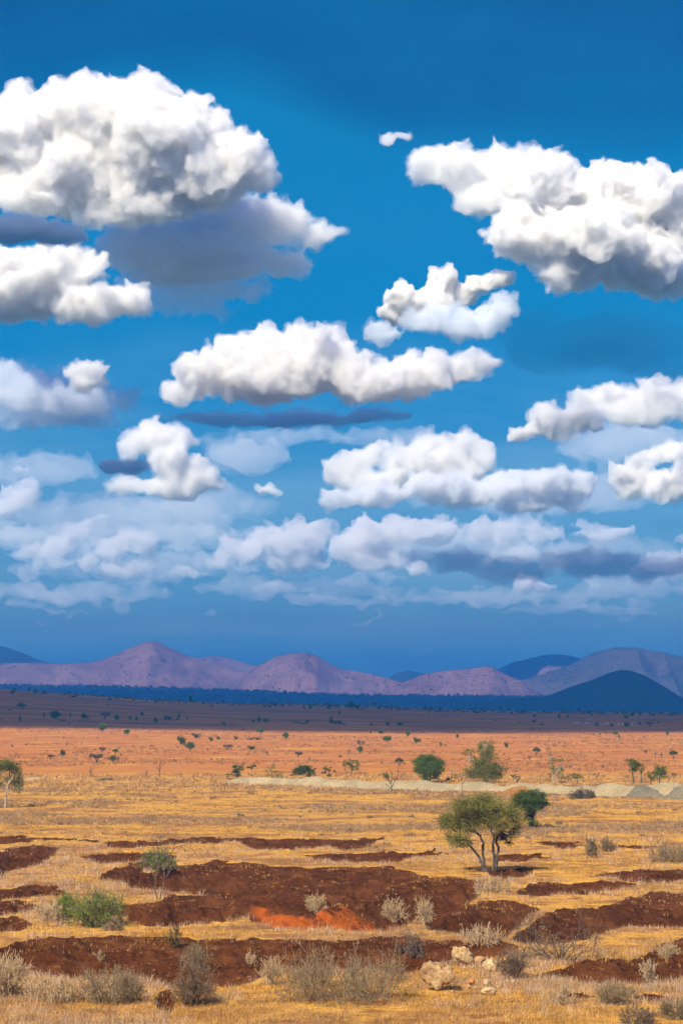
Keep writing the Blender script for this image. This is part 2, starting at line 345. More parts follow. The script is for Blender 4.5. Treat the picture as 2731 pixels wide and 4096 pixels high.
hill([(-900,2680),(-500,2668),(0,2655),(130,2653),(250,2658),(360,2652),(430,2635),(500,2602),(560,2577),(605,2562),(625,2563),(680,2588),(750,2622),(800,2634),(900,2668),(980,2690),(1040,2705),(1130,2735),(1260,2790)], 7500, 'tan pointed hill, the tallest peak, with long shoulders', TAN, seed=5)
hill([(700,2660),(800,2633),(850,2625),(900,2629),(960,2645),(1020,2662),(1100,2700),(1200,2760)], 8600, 'small low hill behind the saddle between pointed and rounded peaks', TAN, seed=8)
hill([(930,2780),(980,2700),(1010,2678),(1060,2648),(1110,2625),(1170,2614),(1225,2614),(1270,2628),(1320,2656),(1366,2678),(1420,2685),(1480,2694),(1557,2713),(1640,2740),(1720,2790)], 7300, 'broad rounded tan hill in the middle of the range', TAN, seed=11)
hill([(1480,2780),(1540,2722),(1580,2696),(1627,2683),(1660,2688),(1710,2699),(1770,2740),(1800,2780)], 9900, 'tiny dark blue hill peeping between the middle and right ranges', DRK, seed=13)
hill([(1500,2790),(1600,2735),(1690,2700),(1758,2686),(1830,2680),(1900,2672),(1941,2665),(1965,2669),(1985,2682),(2040,2710),(2110,2740),(2180,2790)], 7100, 'low ridge with a small knob right of the dark tiny hill', TAN, seed=17)
hill([(1900,2720),(1980,2682),(2040,2654),(2115,2631),(2228,2617),(2290,2624),(2330,2640),(2400,2680),(2500,2740)], 8700, 'smooth round-backed pale hill behind the right ridge', TAN, seed=19)
hill([(1960,2770),(2080,2728),(2180,2692),(2280,2660),(2330,2632),(2367,2613),(2420,2600),(2480,2591),(2550,2593),(2640,2610),(2731,2629),(2900,2660),(3200,2700),(3500,2720)], 7600, 'big bushy hill at the right end of the range', GRN, seed=23)
hill([(1900,2810),(2000,2803),(2100,2795),(2180,2786),(2280,2747),(2367,2720),(2430,2693),(2480,2680),(2520,2684),(2567,2700),(2655,2750),(2731,2798),(2800,2830),(2900,2850)], 4700, 'dark blue cone-shaped hill in cloud shadow in front of the bushy hill', DRK, seed=29, k=2.4, rough=.03, power=1.1)

def blobs(name, pts, size, mat, label, cat, squash=.8):
    iv, fi = ico(1); n = len(pts)
    R = RNG.uniform(.6, 1.3, (n, 1, 1))*np.asarray(size).reshape(-1, 1, 1)
    V = iv[None]*R*RNG.uniform(.75, 1.25, (n, len(iv), 1))*np.array([1, 1, squash])+pts[:, None, :]+np.array([0, 0, .4])*R
    Fc = fi[None]+(np.arange(n)*len(iv))[:, None, None]
    o = link(name, mesh_np(name, V.reshape(-1, 3), Fc.reshape(-1, 3)), mat); return tag(o, label, cat, kind='stuff')
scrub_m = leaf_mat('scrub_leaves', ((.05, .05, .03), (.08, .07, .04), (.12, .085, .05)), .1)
pts = []
for k, g in enumerate(HILLV):
    nv, nu, _ = g.shape; n = (500, 2600, 250, 1700, 100, 1300, 400, 6000, 900)[k]
    a = RNG.integers(2, nv//2+4, n); b = RNG.integers(1, nu-1, n); w = RNG.uniform(0, 1, (n, 1))
    pts.append(g[a, b]*w+g[a-1, b-1]*(1-w))
pts = np.concatenate(pts)
keep = fbm(pts[:, :2]/260, 3, 5) > -.35; pts = pts[keep]
blobs('hill_scrub', pts, RNG.choice([1.1, 1.7, 2.6], len(pts), p=[.5, .35, .15]), scrub_m, 'dark bushes speckled over the slopes of the far hills', 'scrub')
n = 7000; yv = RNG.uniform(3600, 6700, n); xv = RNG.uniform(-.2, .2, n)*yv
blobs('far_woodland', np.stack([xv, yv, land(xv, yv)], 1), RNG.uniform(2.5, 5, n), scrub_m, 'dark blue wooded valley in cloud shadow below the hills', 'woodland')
n = 420; cv = RNG.uniform(150, 2731, n); yv = RNG.normal(1480, 45, n); xv = (cv-CX)/F*yv
blobs('ridge_scrub', np.stack([xv, yv, land(xv, yv)], 1), RNG.uniform(.35, 1.0, n), scrub_m, 'line of low scrub along the crest of the shadowed plain', 'scrub')
# ------------------------------------------------------------------ clouds: closed bodies of scattering vapour
KV = 2731/1568
def vapour(mfp, col=(.974, .970, .962)):
    m = bpy.data.materials.new('cloud_vapour'); m.use_nodes = True; n = m.node_tree; n.nodes.clear()
    o = n.nodes.new('ShaderNodeOutputMaterial'); v = n.nodes.new('ShaderNodeVolumePrincipled')
    v.inputs['Color'].default_value = (*col, 1); v.inputs['Density'].default_value = 1/mfp; v.inputs['Anisotropy'].default_value = 0.0
    n.links.new(v.outputs[0], o.inputs['Volume']); return m
def cloud(D, lobes, base, label, mfp=10., vox=1.3, seed=1, amp=1.0, depth=1.0, puffs=1.0, col=(.974, .970, .962), group=None, ragged=1.0, fringe=.6):
    rng = np.random.default_rng(seed); px = D/F; V = []; Fc = []; o = 0; iv, fi = ico(2)
    def add(c, R):
        nonlocal o
        V.append(iv*R+c); Fc.append(fi+o); o += len(iv)
    for (x, y, rx, ry) in lobes:
        x, y, rx, ry = x*KV, y*KV, rx*KV, ry*KV
        yy = D+rng.uniform(-.35, .35)*rx*px
        c = np.array([(x-CX)/F*D, yy, H+(HOR-y)/F*D]); R = np.array([rx, min(rx, ry*1.6)*depth, ry])*px
        add(c, R*.92)
        for k in range(int((16+rx/6)*puffs)):
            d = rng.normal(size=3); d /= np.linalg.norm(d)
            if d[2] < -.25: d[2] *= -1
            r = min(R)*rng.uniform(.12, .36); q = c+d*R*rng.uniform(.78, .98); add(q, np.array([r, r, r*.9]))
            for _ in range(6):
                e = rng.normal(size=3); e /= np.linalg.norm(e)
                if e[2] < -.2: e[2] *= -1
                s = r*rng.uniform(.25, .5); add(q+e*r*.9, np.full(3, s))
    tmp = bpy.data.objects.new('cloud_core', mesh_np('cloud', np.concatenate(V), np.concatenate(Fc))); COL.objects.link(tmp)
    md = tmp.modifiers.new('remesh', 'REMESH'); md.mode = 'VOXEL'; md.voxel_size = vox*4*px
    me = bpy.data.meshes.new_from_object(tmp.evaluated_get(bpy.context.evaluated_depsgraph_get()))
    bpy.data.objects.remove(tmp)
    n = len(me.vertices); v = np.empty(n*3, np.float32); me.vertices.foreach_get('co', v); v = v.reshape(-1, 3)
    nr = np.empty(n*3, np.float32); me.vertex_normals.foreach_get('vector', nr); nr = nr.reshape(-1, 3)
    s = px*95
    v += np.stack([fbm(v/s+17, 3, seed+5), fbm(v/s+47, 3, seed+6), fbm(v/s*1.2+77, 3, seed+7)], 1)*s*.30*amp*ragged
    s2 = px*62; q = v/s2
    disp = .42-.62*np.abs(vnoise(q, seed))-.42*np.abs(vnoise(q*2.2+9, seed+1))-.5*np.abs(vnoise(q*4.7+5, seed+2))-.34*np.abs(vnoise(q*9.7, seed+3))
    v += nr*(disp*s2*.48*amp)[:, None]
    if base is not None:
        zb = H+(HOR-base*KV)/F*D; bl = v[:, 2]-zb-fbm(np.stack([v[:, 0]/s, v[:, 1]/s], 1), 3, seed+9)*s*.16
        v[:, 2] = np.where(bl < 0, v[:, 2]-bl*.9, v[:, 2])
    tri = np.empty(len(me.polygons)*4, np.int32); me.polygons.foreach_get('vertices', tri); quad = tri.reshape(-1, 4)
    def skin(vv, k):      # one clean closed skin
        m0 = mesh_np('cloud', vv, quad); t_ = bpy.data.objects.new('cloud_core', m0); COL.objects.link(t_)
        md = t_.modifiers.new('remesh', 'REMESH'); md.mode = 'VOXEL'; md.voxel_size = k*vox*4*px
        out = bpy.data.meshes.new_from_object(t_.evaluated_get(bpy.context.evaluated_depsgraph_get())); bpy.data.objects.remove(t_); return out
    ob = link('cloud', skin(v, .85), vapour(mfp*4*px, col)); tag(ob, label, 'cloud', group)
    if fringe and D < 16000:
        e = fbm(v/(s2*.8)+31, 4, seed+21); w2 = v+nr*((.10+.34*np.clip(e+.15, -.3, 1))*s2*fringe)[:, None]
        w2 += np.stack([fbm(v/s2*1.6+3, 3, seed+25), fbm(v/s2*1.6+53, 3, seed+26), fbm(v/s2*1.6+83, 3, seed+27)], 1)*s2*.14*fringe
        link('fringe', skin(w2, 1.3), vapour(mfp*4*px*2.6, col), ob)
    return ob

def sheet(alt, edge_far, y_near, thick, mfp, label, seed, col=(.01, .70, .95), xr=(-2600, 2600), nx=150, ny=130, holes=.25):
    # a level slab of stratus with a ragged, thinning rim
    xs = np.linspace(xr[0], xr[1], nx); vs = np.linspace(0, 1, ny); X, Vv = np.meshgrid(xs, vs)
    def far(x):
        col_ = CX+F*x/5200; e = np.interp(col_, edge_far[0], edge_far[1]); return (alt-H)*F/(HOR-e)
    Yf = far(X); Y = y_near+(Yf-y_near)*Vv
    n1 = fbm(np.stack([X.ravel()/420, Y.ravel()/700], 1), 5, seed).reshape(X.shape)
    Y = Y+fbm(np.stack([X.ravel()/130, Y.ravel()/500], 1), 4, seed+4).reshape(X.shape)*45*np.clip(1-Vv*6, 0, 1)
    n2 = fbm(np.stack([X.ravel()/150, Y.ravel()/260], 1), 4, seed+9).reshape(X.shape)
    Y = Y+(n1*420+n2*130)*np.clip((Vv-.5)/.5, 0, 1)
    edge = np.minimum.reduce([Vv*80, (1-Vv)*5, (X-xr[0])/300, (xr[1]-X)/300]); t = np.clip(edge, 0, 1)**.8
    h = thick*t*np.clip(.85+.3*n1+.2*n2, .1, 2)+1
    top = np.stack([X, Y, alt+h*.6+n2*12], -1).reshape(-1, 3); bot = np.stack([X, Y, alt-h*.4+n2*12], -1).reshape(-1, 3)
    ii, jj = np.meshgrid(np.arange(ny-1), np.arange(nx-1), indexing='ij')
    q = np.stack([ii*nx+jj, ii*nx+jj+1, (ii+1)*nx+jj+1, (ii+1)*nx+jj], -1).reshape(-1, 4); nn = nx*ny
    rim = np.concatenate([np.arange(nx), np.arange(1, ny)*nx+nx-1, (ny-1)*nx+np.arange(nx-2, -1, -1), np.arange(ny-2, 0, -1)*nx]); r2 = np.roll(rim, -1)
    side = np.stack([rim, r2, r2+nn, rim+nn], 1)[:, ::-1]
    me = mesh_np('cloud', np.concatenate([top, bot]), np.concatenate([q, q[:, ::-1]+nn, side]))
    return tag(link('cloud', me, vapour(mfp, col)), label, 'cloud')

sheet(2000, curve((-1200, -1430), (4200, -1430)), -1365, 230, 58, 'wide grey overcast overhead, its shadow lying across the far plain', 5, (.95, .96, .97))
cloud(9200, [(40,300,90,100),(180,260,110,85),(300,235,95,70),(330,320,170,140),(140,380,200,110),(430,300,90,80),(560,350,70,66),(600,385,45,50),(470,400,120,70),(300,450,160,60),(60,440,110,50),(200,485,60,28),(-120,360,120,120)], 520, 'biggest white cumulus with towering lit top, high on the left over the dark patch', seed=3)
cloud(9650, [(360,520,170,45),(520,490,120,65),(620,500,90,60),(700,525,70,28),(770,535,40,16),(450,570,190,60),(600,590,120,40),(320,560,120,60),(420,630,160,60),(560,640,90,34)], 625, 'grey-blue ragged cloud trailing right beneath the biggest cumulus', seed=4, mfp=15, amp=1.2, puffs=.8)
cloud(9850, [(330,660,130,45),(460,650,110,45),(580,660,50,30),(440,690,110,30)], 735, 'thin grey-blue veil of cloud right of the low white cloud at the left edge', seed=41, mfp=40, amp=1.3, puffs=.7)
cloud(9100, [(40,650,130,85),(150,620,80,60),(210,600,40,30),(200,690,110,50),(-100,650,100,90),(300,690,60,38)], 748, 'bright white cloud cut by the left edge, just under the dark patch', seed=5)
cloud(3500, [(20,520,90,36),(110,525,70,32),(150,535,40,24),(-80,525,80,34)], 556, 'small slate-blue shaded cloud patch crossing the biggest cumulus at the left edge', seed=6, mfp=9, amp=.7, col=(.9,.95,1))  # bluish vapour tint deepens the overcast's shade, as on the other near clouds
cloud(9800, [(1000,370,60,45),(1060,390,90,60),(1150,390,90,55),(1130,450,100,50),(1240,410,110,70)], None, 'lavender-grey left end of the broad ragged cloud at right', seed=7, mfp=13, amp=1.1)
cloud(9500, [(1300,430,110,70),(1400,440,120,80),(1500,450,110,75),(1580,500,90,110),(1180,540,70,60),(1270,540,120,70),(1380,560,150,90),(1330,620,110,50),(1480,600,120,75),(1560,640,90,40)], 690, 'broad ragged white and grey cloud reaching the right edge, below the dark sheet', seed=8, mfp=8, amp=1.25)
cloud(9600, [(890,303,26,15),(925,298,20,12)], None, 'tiny pale scrap of cloud just left of the broad ragged cloud', seed=81, mfp=9, vox=1.4, amp=.6)
cloud(9900, [(900,720,40,28),(945,690,50,42),(1010,645,38,44),(1000,690,45,35),(1065,665,42,30),(1105,645,40,24),(1150,630,36,18)], 742, 'bright white boot-shaped cloud with two raised humps, right of centre', seed=9, mfp=3.5, vox=1.5)
cloud(9500, [(880,765,45,26),(990,735,70,36),(1060,740,70,38),(1140,735,55,45),(1170,700,30,36)], 800, 'grey-blue shaded cloud under the white boot-shaped cloud', seed=10, mfp=16, amp=1.1, col=(.94,.968,1))  # grey shade below the boot cloud put into the vapour tint
cloud(7700, [(410,905,50,38),(460,860,60,60),(540,850,80,80),(620,810,70,60),(690,800,70,55),(720,830,100,80),(610,870,140,65),(800,860,70,60),(870,880,80,50),(940,870,70,55),(1000,860,60,45),(1060,850,60,40),(1110,830,40,28)], 940, 'long bright white cumulus with flat blue base in the middle of the sky', seed=11)
cloud(3500, [(500,965,140,18),(680,965,160,20),(850,958,110,16)], None, 'dark-tinted cloud strip standing in for the shaded base of the long central cumulus', seed=12, mfp=12, amp=.5, col=(.72,.86,.97))  # underside shade of the cumulus put into dark blue vapour
cloud(8600, [(170,850,40,26),(220,845,45,24),(205,875,50,20)], 892, 'small white tuft of cloud at left, level with the long central cumulus', seed=13)
cloud(9900, [(60,900,110,60),(180,920,90,50),(290,905,40,34),(120,950,150,36),(20,860,60,40)], 980, 'blue-grey shaded cloud surrounding the small white tuft at left', seed=14, mfp=26, amp=1.2, col=(.92,.955,1))  # darker blue vapour tint stands in for shade around the tuft
cloud(12500, [(300,1020,36,34),(350,1005,55,40),(400,1010,45,36),(390,1060,50,45),(440,1090,45,35),(480,1105,32,30),(400,1115,90,30),(290,1118,50,22)], 1148, 'white cumulus shaped like a letter S above the pointed hill', seed=15, vox=1.5)
cloud(3500, [(255,1075,36,20),(300,1075,40,22)], 1092, 'little slate-grey cloud crossing the S-shaped cumulus', seed=16, mfp=10, amp=.6, vox=1.5, col=(.92,.96,1))
cloud(13500, [(605,1120,24,24),(625,1128,24,18)], 1152, 'small round white puff of cloud alone right of the S-shaped cumulus', seed=17, vox=1.4, mfp=6)
cloud(12800, [(770,1090,40,28),(825,1070,45,40),(868,1045,36,34),(940,1070,55,45),(1000,1045,55,45),(1075,1025,50,45),(1115,1050,36,40),(1020,1090,110,45),(870,1110,90,30)], 1160, 'bright white cumulus with a row of heaped tops, right of centre low in the sky', seed=18, vox=1.5)
cloud(12200, [(780,1150,60,26),(880,1140,80,32),(980,1120,60,40),(1060,1125,70,42),(1150,1130,60,34),(1220,1110,70,34),(1300,1110,60,36),(1350,1115,36,30),(1240,1150,110,26)], 1178, 'grey and white cloud bank along the foot of the heaped white cumulus', seed=19, vox=1.5, mfp=9, col=(.955,.97,.99))
cloud(11500, [(1215,995,36,20),(1270,960,55,32),(1330,965,60,34),(1270,990,80,22)], 1013, 'white oval cloud under the dark strip near the right edge', seed=20, vox=1.5, mfp=6)
cloud(12200, [(1360,920,60,28),(1420,905,70,28),(1500,905,80,36),(1580,920,60,46),(1450,950,110,36)], 985, 'pale streaky cloud at the right edge above the white oval one', seed=21, mfp=12, vox=1.5, amp=1.1)
cloud(13000, [(1470,1060,36,20),(1510,1040,40,22),(1560,1030,40,22),(1420,1100,30,30),(1460,1110,50,40),(1530,1120,60,45),(1590,1110,40,60)], 1165, 'white cumulus cut by the right edge, low beside the grey cloud bank', seed=22, vox=1.5, mfp=6)
cloud(17000, [(40,1150,45,34),(70,1130,28,26),(10,1180,40,28),(50,1080,30,14)], 1205, 'pale cloud cut by the left edge, low above the range', seed=23, vox=1.4, mfp=10, col=(.93,.925,.935))  # far clouds get a duller vapour tint in place of distance haze
cloud(18000, [(70,1270,50,28),(130,1250,50,30),(180,1220,50,20),(235,1200,30,12),(110,1290,80,18)], 1312, 'slanting pale cloud low at left above the pointed hill shoulder', seed=24, vox=1.4, mfp=12, col=(.93,.925,.935))
cloud(18500, [(200,1290,30,24),(260,1260,50,30),(320,1250,40,36),(350,1270,22,34),(290,1310,70,24)], 1340, 'pale heap of cloud low over the pointed hill', seed=25, vox=1.4, mfp=10, col=(.93,.925,.935))
cloud(19000, [(500,1280,26,22),(560,1260,60,34),(640,1240,60,34),(700,1240,50,46),(740,1220,40,30),(680,1290,90,28),(430,1320,50,18)], 1325, 'pale lumpy cloud low over the saddle beside the rounded hill', seed=26, vox=1.4, mfp=10, col=(.93,.925,.935))
cloud(18000, [(790,1270,40,40),(840,1235,60,40),(920,1225,70,38),(1000,1225,60,34),(860,1290,90,36),(960,1310,40,18)], 1335, 'broad pale cloud low over the middle of the range, with a blue notch', seed=27, vox=1.4, mfp=9, col=(.93,.925,.935))
cloud(17500, [(1100,1220,50,30),(1160,1225,50,40),(1230,1220,50,28),(1280,1225,30,22),(1180,1270,70,28)], 1300, 'pale cloud right of the notched cloud, low over the right ridge', seed=28, vox=1.4, mfp=16, col=(.93,.925,.935))
cloud(3500, [(960,1275,36,16),(1060,1290,90,34),(1180,1310,110,34),(1300,1290,70,34),(1380,1300,120,40),(1500,1310,110,36)], 1350, 'wide blue shaded cloud low in front of the pale clouds at right', seed=29, mfp=48, vox=2, amp=.8, col=(.93,.97,1))
cloud(19500, [(1350,1230,50,16),(1400,1215,60,18),(1290,1265,30,12)], 1250, 'thin bright streak of cloud low at right, slanting upward', seed=30, vox=1.4, mfp=9, col=(.93,.925,.935))
cloud(19000, [(1200,1345,36,24),(1240,1355,40,14)], 1368, 'small pale puff low above the round-backed hill', seed=31, vox=1.5, mfp=10, col=(.93,.925,.935))
cloud(18800, [(1510,1290,50,28),(1560,1310,40,34),(1590,1280,30,30)], 1345, 'pale cloud at the right edge low above the bushy hill', seed=32, vox=1.4, mfp=13, col=(.93,.925,.935))
cloud(24000, [(1300,1400,230,10),(1450,1412,120,9)], None, 'long thin pale bar of cloud above the bushy hill', seed=33, vox=1.4, mfp=34, amp=.5, col=(.93,.925,.935))
cloud(24000, [(860,1385,80,10),(780,1380,60,14),(700,1374,60,16)], None, 'thin pale bar of cloud above the rounded hill', seed=34, vox=1.4, mfp=29, amp=.5, col=(.93,.925,.935))
cloud(24500, [(60,1385,60,12),(130,1370,50,16)], None, 'faint thin bar of cloud above the left end of the range', seed=35, vox=1.4, mfp=31, amp=.6, col=(.93,.925,.935))

# veils of thin cloud low in the sky
cloud(21000, [(250,1180,330,60),(90,1080,160,50),(480,1160,180,40),(330,1300,320,40)], None, 'wide faint veil of cloud low in the left half of the sky', seed=51, vox=2.6, mfp=75, amp=1.0, puffs=.5, col=(.93,.925,.935))
cloud(21500, [(1250,1130,330,60),(1450,1010,190,60),(1000,1250,300,50),(1400,1260,200,40)], None, 'wide faint veil of cloud low in the right half of the sky', seed=52, vox=2.6, mfp=70, amp=1.0, puffs=.5, col=(.93,.925,.935))
cloud(23000, [(100,1240,260,34),(420,1230,200,30),(700,1350,300,26),(150,1360,300,24),(1150,1370,320,24),(1480,1350,200,30)], None, 'long hazy streaks of cloud spread low across the whole sky', seed=57, vox=2.4, mfp=42, amp=1.0, puffs=.5)
cloud(22000, [(650,1010,220,24),(900,1000,160,26),(560,1040,120,50)], None, 'faint veil of cloud below the long central cumulus', seed=53, vox=2.4, mfp=60, amp=1.0, puffs=.5, col=(.93,.925,.935))
cloud(11000, [(1300,800,170,70),(1450,780,170,80),(1220,740,90,50),(1520,840,120,40)], None, 'broad blue-tinted veil standing for shade right of the boot-shaped cloud, barely darker than the sky', seed=54, vox=2.4, mfp=95, puffs=.6, col=(.02,.22,.42), fringe=0)  # shaded stretch of sky painted as dark absorbing vapour
rg = np.random.default_rng(77); lob = []
for k in range(120):
    yv = 1205+rg.uniform(0, 1)*230; q = (1450-yv)/260; lob += [(rg.uniform(-40, 1610)+d*30, yv+rg.normal()*5, rg.uniform(22, 70)*(.5+q*.6), rg.uniform(7, 20)*(.35+q)) for d in range(1)]
co = cloud(25000, lob, None, 'broken bank of hazy lavender clouds low above the hills, too many to count', seed=55, vox=1.6, mfp=26, amp=.8, puffs=.8, col=(.91,.915,.935), fringe=0); co['kind'] = 'stuff'; co.name = 'distant_clouds'
# air between the plain and the hills
hz = bpy.data.materials.new('haze_air'); hz.use_nodes = True; hn = hz.node_tree; hn.nodes.clear()
ho = hn.nodes.new('ShaderNodeOutputMaterial'); hv = hn.nodes.new('ShaderNodeVolumePrincipled')
hv.inputs['Color'].default_value = (.06, .44, 1, 1); hv.inputs['Density'].default_value = 1.9e-4; hv.inputs['Anisotropy'].default_value = 0
hn.links.new(hv.outputs[0], ho.inputs['Volume'])
hv_, hf_ = np.array([[x, y, z] for z in (-62, 206) for y in (-13200, 13200) for x in (-13200, 13200)], float), np.array([[0,2,3,1],[4,5,7,6],[0,1,5,4],[2,6,7,3],[0,4,6,2],[1,3,7,5]])
tag(link('haze', mesh_np('haze', hv_, hf_), hz), 'blue haze hanging between the plain and the far hills', 'haze', kind='stuff')
# ------------------------------------------------------------------ plants: builders
def tubes(segs, sides=5):
    if not len(segs): return np.zeros((0, 3)), np.zeros((0, 4), int)
    A = np.array([s[0] for s in segs], float); B = np.array([s[1] for s in segs], float)
    ra = np.array([s[2] for s in segs], float)[:, None, None]; rb = np.array([s[3] for s in segs], float)[:, None, None]
    d = B-A; d /= np.linalg.norm(d, axis=1, keepdims=True)+1e-9
    up = np.where(np.abs(d[:, 2:3]) > .9, np.array([[1., 0, 0]]), np.array([[0, 0, 1.]]))
    u = np.cross(d, up); u /= np.linalg.norm(u, axis=1, keepdims=True)+1e-9; w = np.cross(d, u)
    a = np.arange(sides)/sides*2*math.pi; ring_ = u[:, None, :]*np.cos(a)[None, :, None]+w[:, None, :]*np.sin(a)[None, :, None]
    V = np.concatenate([A[:, None]-d[:, None]*ra*.3+ring_*ra, B[:, None]+ring_*rb], 1)
    n = len(A); k = np.arange(sides); k2 = (k+1) % sides
    f = np.stack([k, k2, k2+sides, k+sides], 1); Fq = f[None]+(np.arange(n)*2*sides)[:, None, None]
    return V.reshape(-1, 3), Fq.reshape(-1, 4)
def leaves(C, size, rng, aspect=.6):
    n = len(C); a = rng.normal(size=(n, 3)); a /= np.linalg.norm(a, axis=1, keepdims=True)
    b = np.cross(a, rng.normal(size=(n, 3))); b /= np.linalg.norm(b, axis=1, keepdims=True)+1e-9
    s = (np.asarray(size)*rng.uniform(.6, 1.3, n))[:, None]
    V = np.stack([C-a*s, C+b*s*aspect, C+a*s, C-b*s*aspect], 1)
    return V.reshape(-1, 3), np.arange(n*4).reshape(-1, 4)
def poly(path, r0, r1, rng, wob=.0, sub=3):
    P = np.array(path, float); t = np.linspace(0, len(P)-1, (len(P)-1)*sub+1)
    Q = np.stack([np.interp(t, np.arange(len(P)), P[:, k]) for k in range(3)], 1)
    for _ in range(1):
        Q[1:-1] = (Q[:-2]+2*Q[1:-1]+Q[2:])/4
    Q[1:-1] += rng.normal(size=Q[1:-1].shape)*wob
    rr = np.linspace(r0, r1, len(Q))
    return [(Q[i], Q[i+1], rr[i], rr[i+1]) for i in range(len(Q)-1)]
def twigs(base, d, L, r, depth, rng, segs, tips, spread=.7, kids=3, rmin=.003, droop=0.):
    n = 3; p = np.array(base, float); d = np.array(d, float)/np.linalg.norm(d)
    for i in range(n):
        d = d+rng.normal(size=3)*.16; d[2] -= droop; d /= np.linalg.norm(d); q = p+d*L/n
        a = r*(1-.22*i); b = r*(1-.22*(i+1)); segs.append((p, q, max(a, rmin), max(b, rmin)))
        if depth > 0 and i > 0:
            for _ in range(kids if i == n-1 else max(1, kids-1)):
                e = d+rng.normal(size=3)*spread
                twigs(q, e, L*rng.uniform(.45, .75), r*.5, depth-1, rng, segs, tips, spread, kids, rmin, droop)
        p = q
    if depth == 0: tips.append(p)
BARK = bark_mat('bark_grey_brown', (.10, .075, .055), (.22, .18, .14)); BARKD = bark_mat('bark_dark', (.035, .025, .02), (.11, .085, .07), 5)
BARKW = bark_mat('bark_pale', (.40, .35, .28), (.22, .17, .12)); TWIG = bark_mat('twig_grey', (.14, .10, .06), (.28, .205, .12), 12); TWIGD = bark_mat('twig_dark', (.07, .05, .04), (.17, .13, .10), 12)
TWIGB = bark_mat('twig_brown', (.10, .06, .045), (.2, .13, .09), 8); TWIGP = bark_mat('twig_straw', (.36, .25, .14), (.50, .36, .21), 12)
LF_OLIVE = leaf_mat('leaf_olive', ((.16, .17, .035), (.25, .24, .055), (.12, .10, .035)))
LF_GREEN = leaf_mat('leaf_green', ((.055, .095, .016), (.10, .15, .022), (.14, .15, .04)))
LF_FRESH = leaf_mat('leaf_fresh', ((.12, .23, .02), (.20, .32, .03), (.34, .30, .035)))
LF_DEEP = leaf_mat('leaf_deep', ((.03, .06, .016), (.055, .09, .02), (.08, .10, .03)))
LF_YELL = leaf_mat('leaf_yellow_green', ((.15, .17, .03), (.22, .20, .04), (.12, .12, .03)))
LF_DULL = leaf_mat('leaf_dull', ((.06, .075, .035), (.09, .10, .045), (.10, .08, .05)))
LF_BROWN = leaf_mat('leaf_brown', ((.11, .07, .05), (.16, .10, .07), (.07, .05, .04)), .1)
LF_GREY = leaf_mat('leaf_grey_straw', ((.32, .225, .11), (.44, .32, .16), (.22, .15, .08)), .2)
LF_KHAKI = leaf_mat('leaf_khaki', ((.24, .18, .06), (.32, .24, .08), (.17, .13, .05)), .25)
LF_SAGE = leaf_mat('leaf_sage', ((.21, .165, .07), (.31, .235, .10), (.14, .10, .045)), .25)

def frame(px0, px1, top, base):   # pixel box -> base point and size in metres
    pos = place((px0+px1)/2, base); s = pos[1]/F
    return pos, (px1-px0)*s, (base-top)*s, pos[1]/2437.
def part(name, V, Fq, mat, root):
    return link(name, mesh_np(name, V, Fq), mat, root)
def tree(name, box, lobes, trunks, label, cat, leaf, bark=BARK, seed=1, dens=1.0, lsize=1.0, clump=.30, cl=10, group=None, rt=.035, yawless=True, depth=.9, pos=None):
    """lobes (x, z, rx, rz) with x from -.5 to .5 of the width and z in heights; trunks are polylines of the same."""
    rng = np.random.default_rng(seed); p, w, h, pxm = frame(*box)
    root = tag(empty(name, p), label, cat, group)
    segs = []; tipsT = []
    for tr in trunks:
        pts = [np.array([x*w, rng.uniform(-.04, .04)*w*i, z*h - (.12 if i == 0 else 0)]) for i, (x, z) in enumerate(tr)]
        segs += poly(pts, rt*h*1.1, rt*h*.55, rng, .006*h); tipsT.append(pts[-1])
    C = []
    for (x, z, rx, rz) in lobes:
        c = np.array([x*w, rng.uniform(-.22, .22)*w*depth, z*h]); R = np.array([rx*w, rx*w*depth, rz*h])
        t = min(tipsT, key=lambda q: np.linalg.norm(q-c)) if tipsT else None
        if t is not None: segs += poly([t, (t+c)/2+np.array([0, 0, -.03*h]), c], rt*h*.5, rt*h*.25, rng, .012*h)
        ncl = max(3, int(cl*(rx*w*rz*h)/(pxm*pxm*22)**1))
        ncl = min(ncl, 70)
        for _ in range(ncl):
            d = rng.normal(size=3); d /= np.linalg.norm(d); k = c+d*R*rng.uniform(.35, 1.0)
            if t is not None and rng.random() < .6: segs += poly([c, (c+k)/2, k], rt*h*.22, rt*h*.08, rng, .012*h, 2)
            n = int(dens*3.2*max(R[0]*R[2], (3*pxm)**2)*clump*clump/(pxm*pxm*lsize*lsize*.5)*3)
            n = int(np.clip(n, 6, 900)); C.append(k+rng.normal(size=(n, 3))*np.array([R[0], R[1], R[2]*.8])*clump)
    C = np.concatenate(C); C = C[C[:, 2] > .02*h]
    if segs: part('trunk', *tubes(segs, 6), bark, root)
    part('crown', *leaves(C, pxm*.62*lsize, rng), leaf, root)
    return root
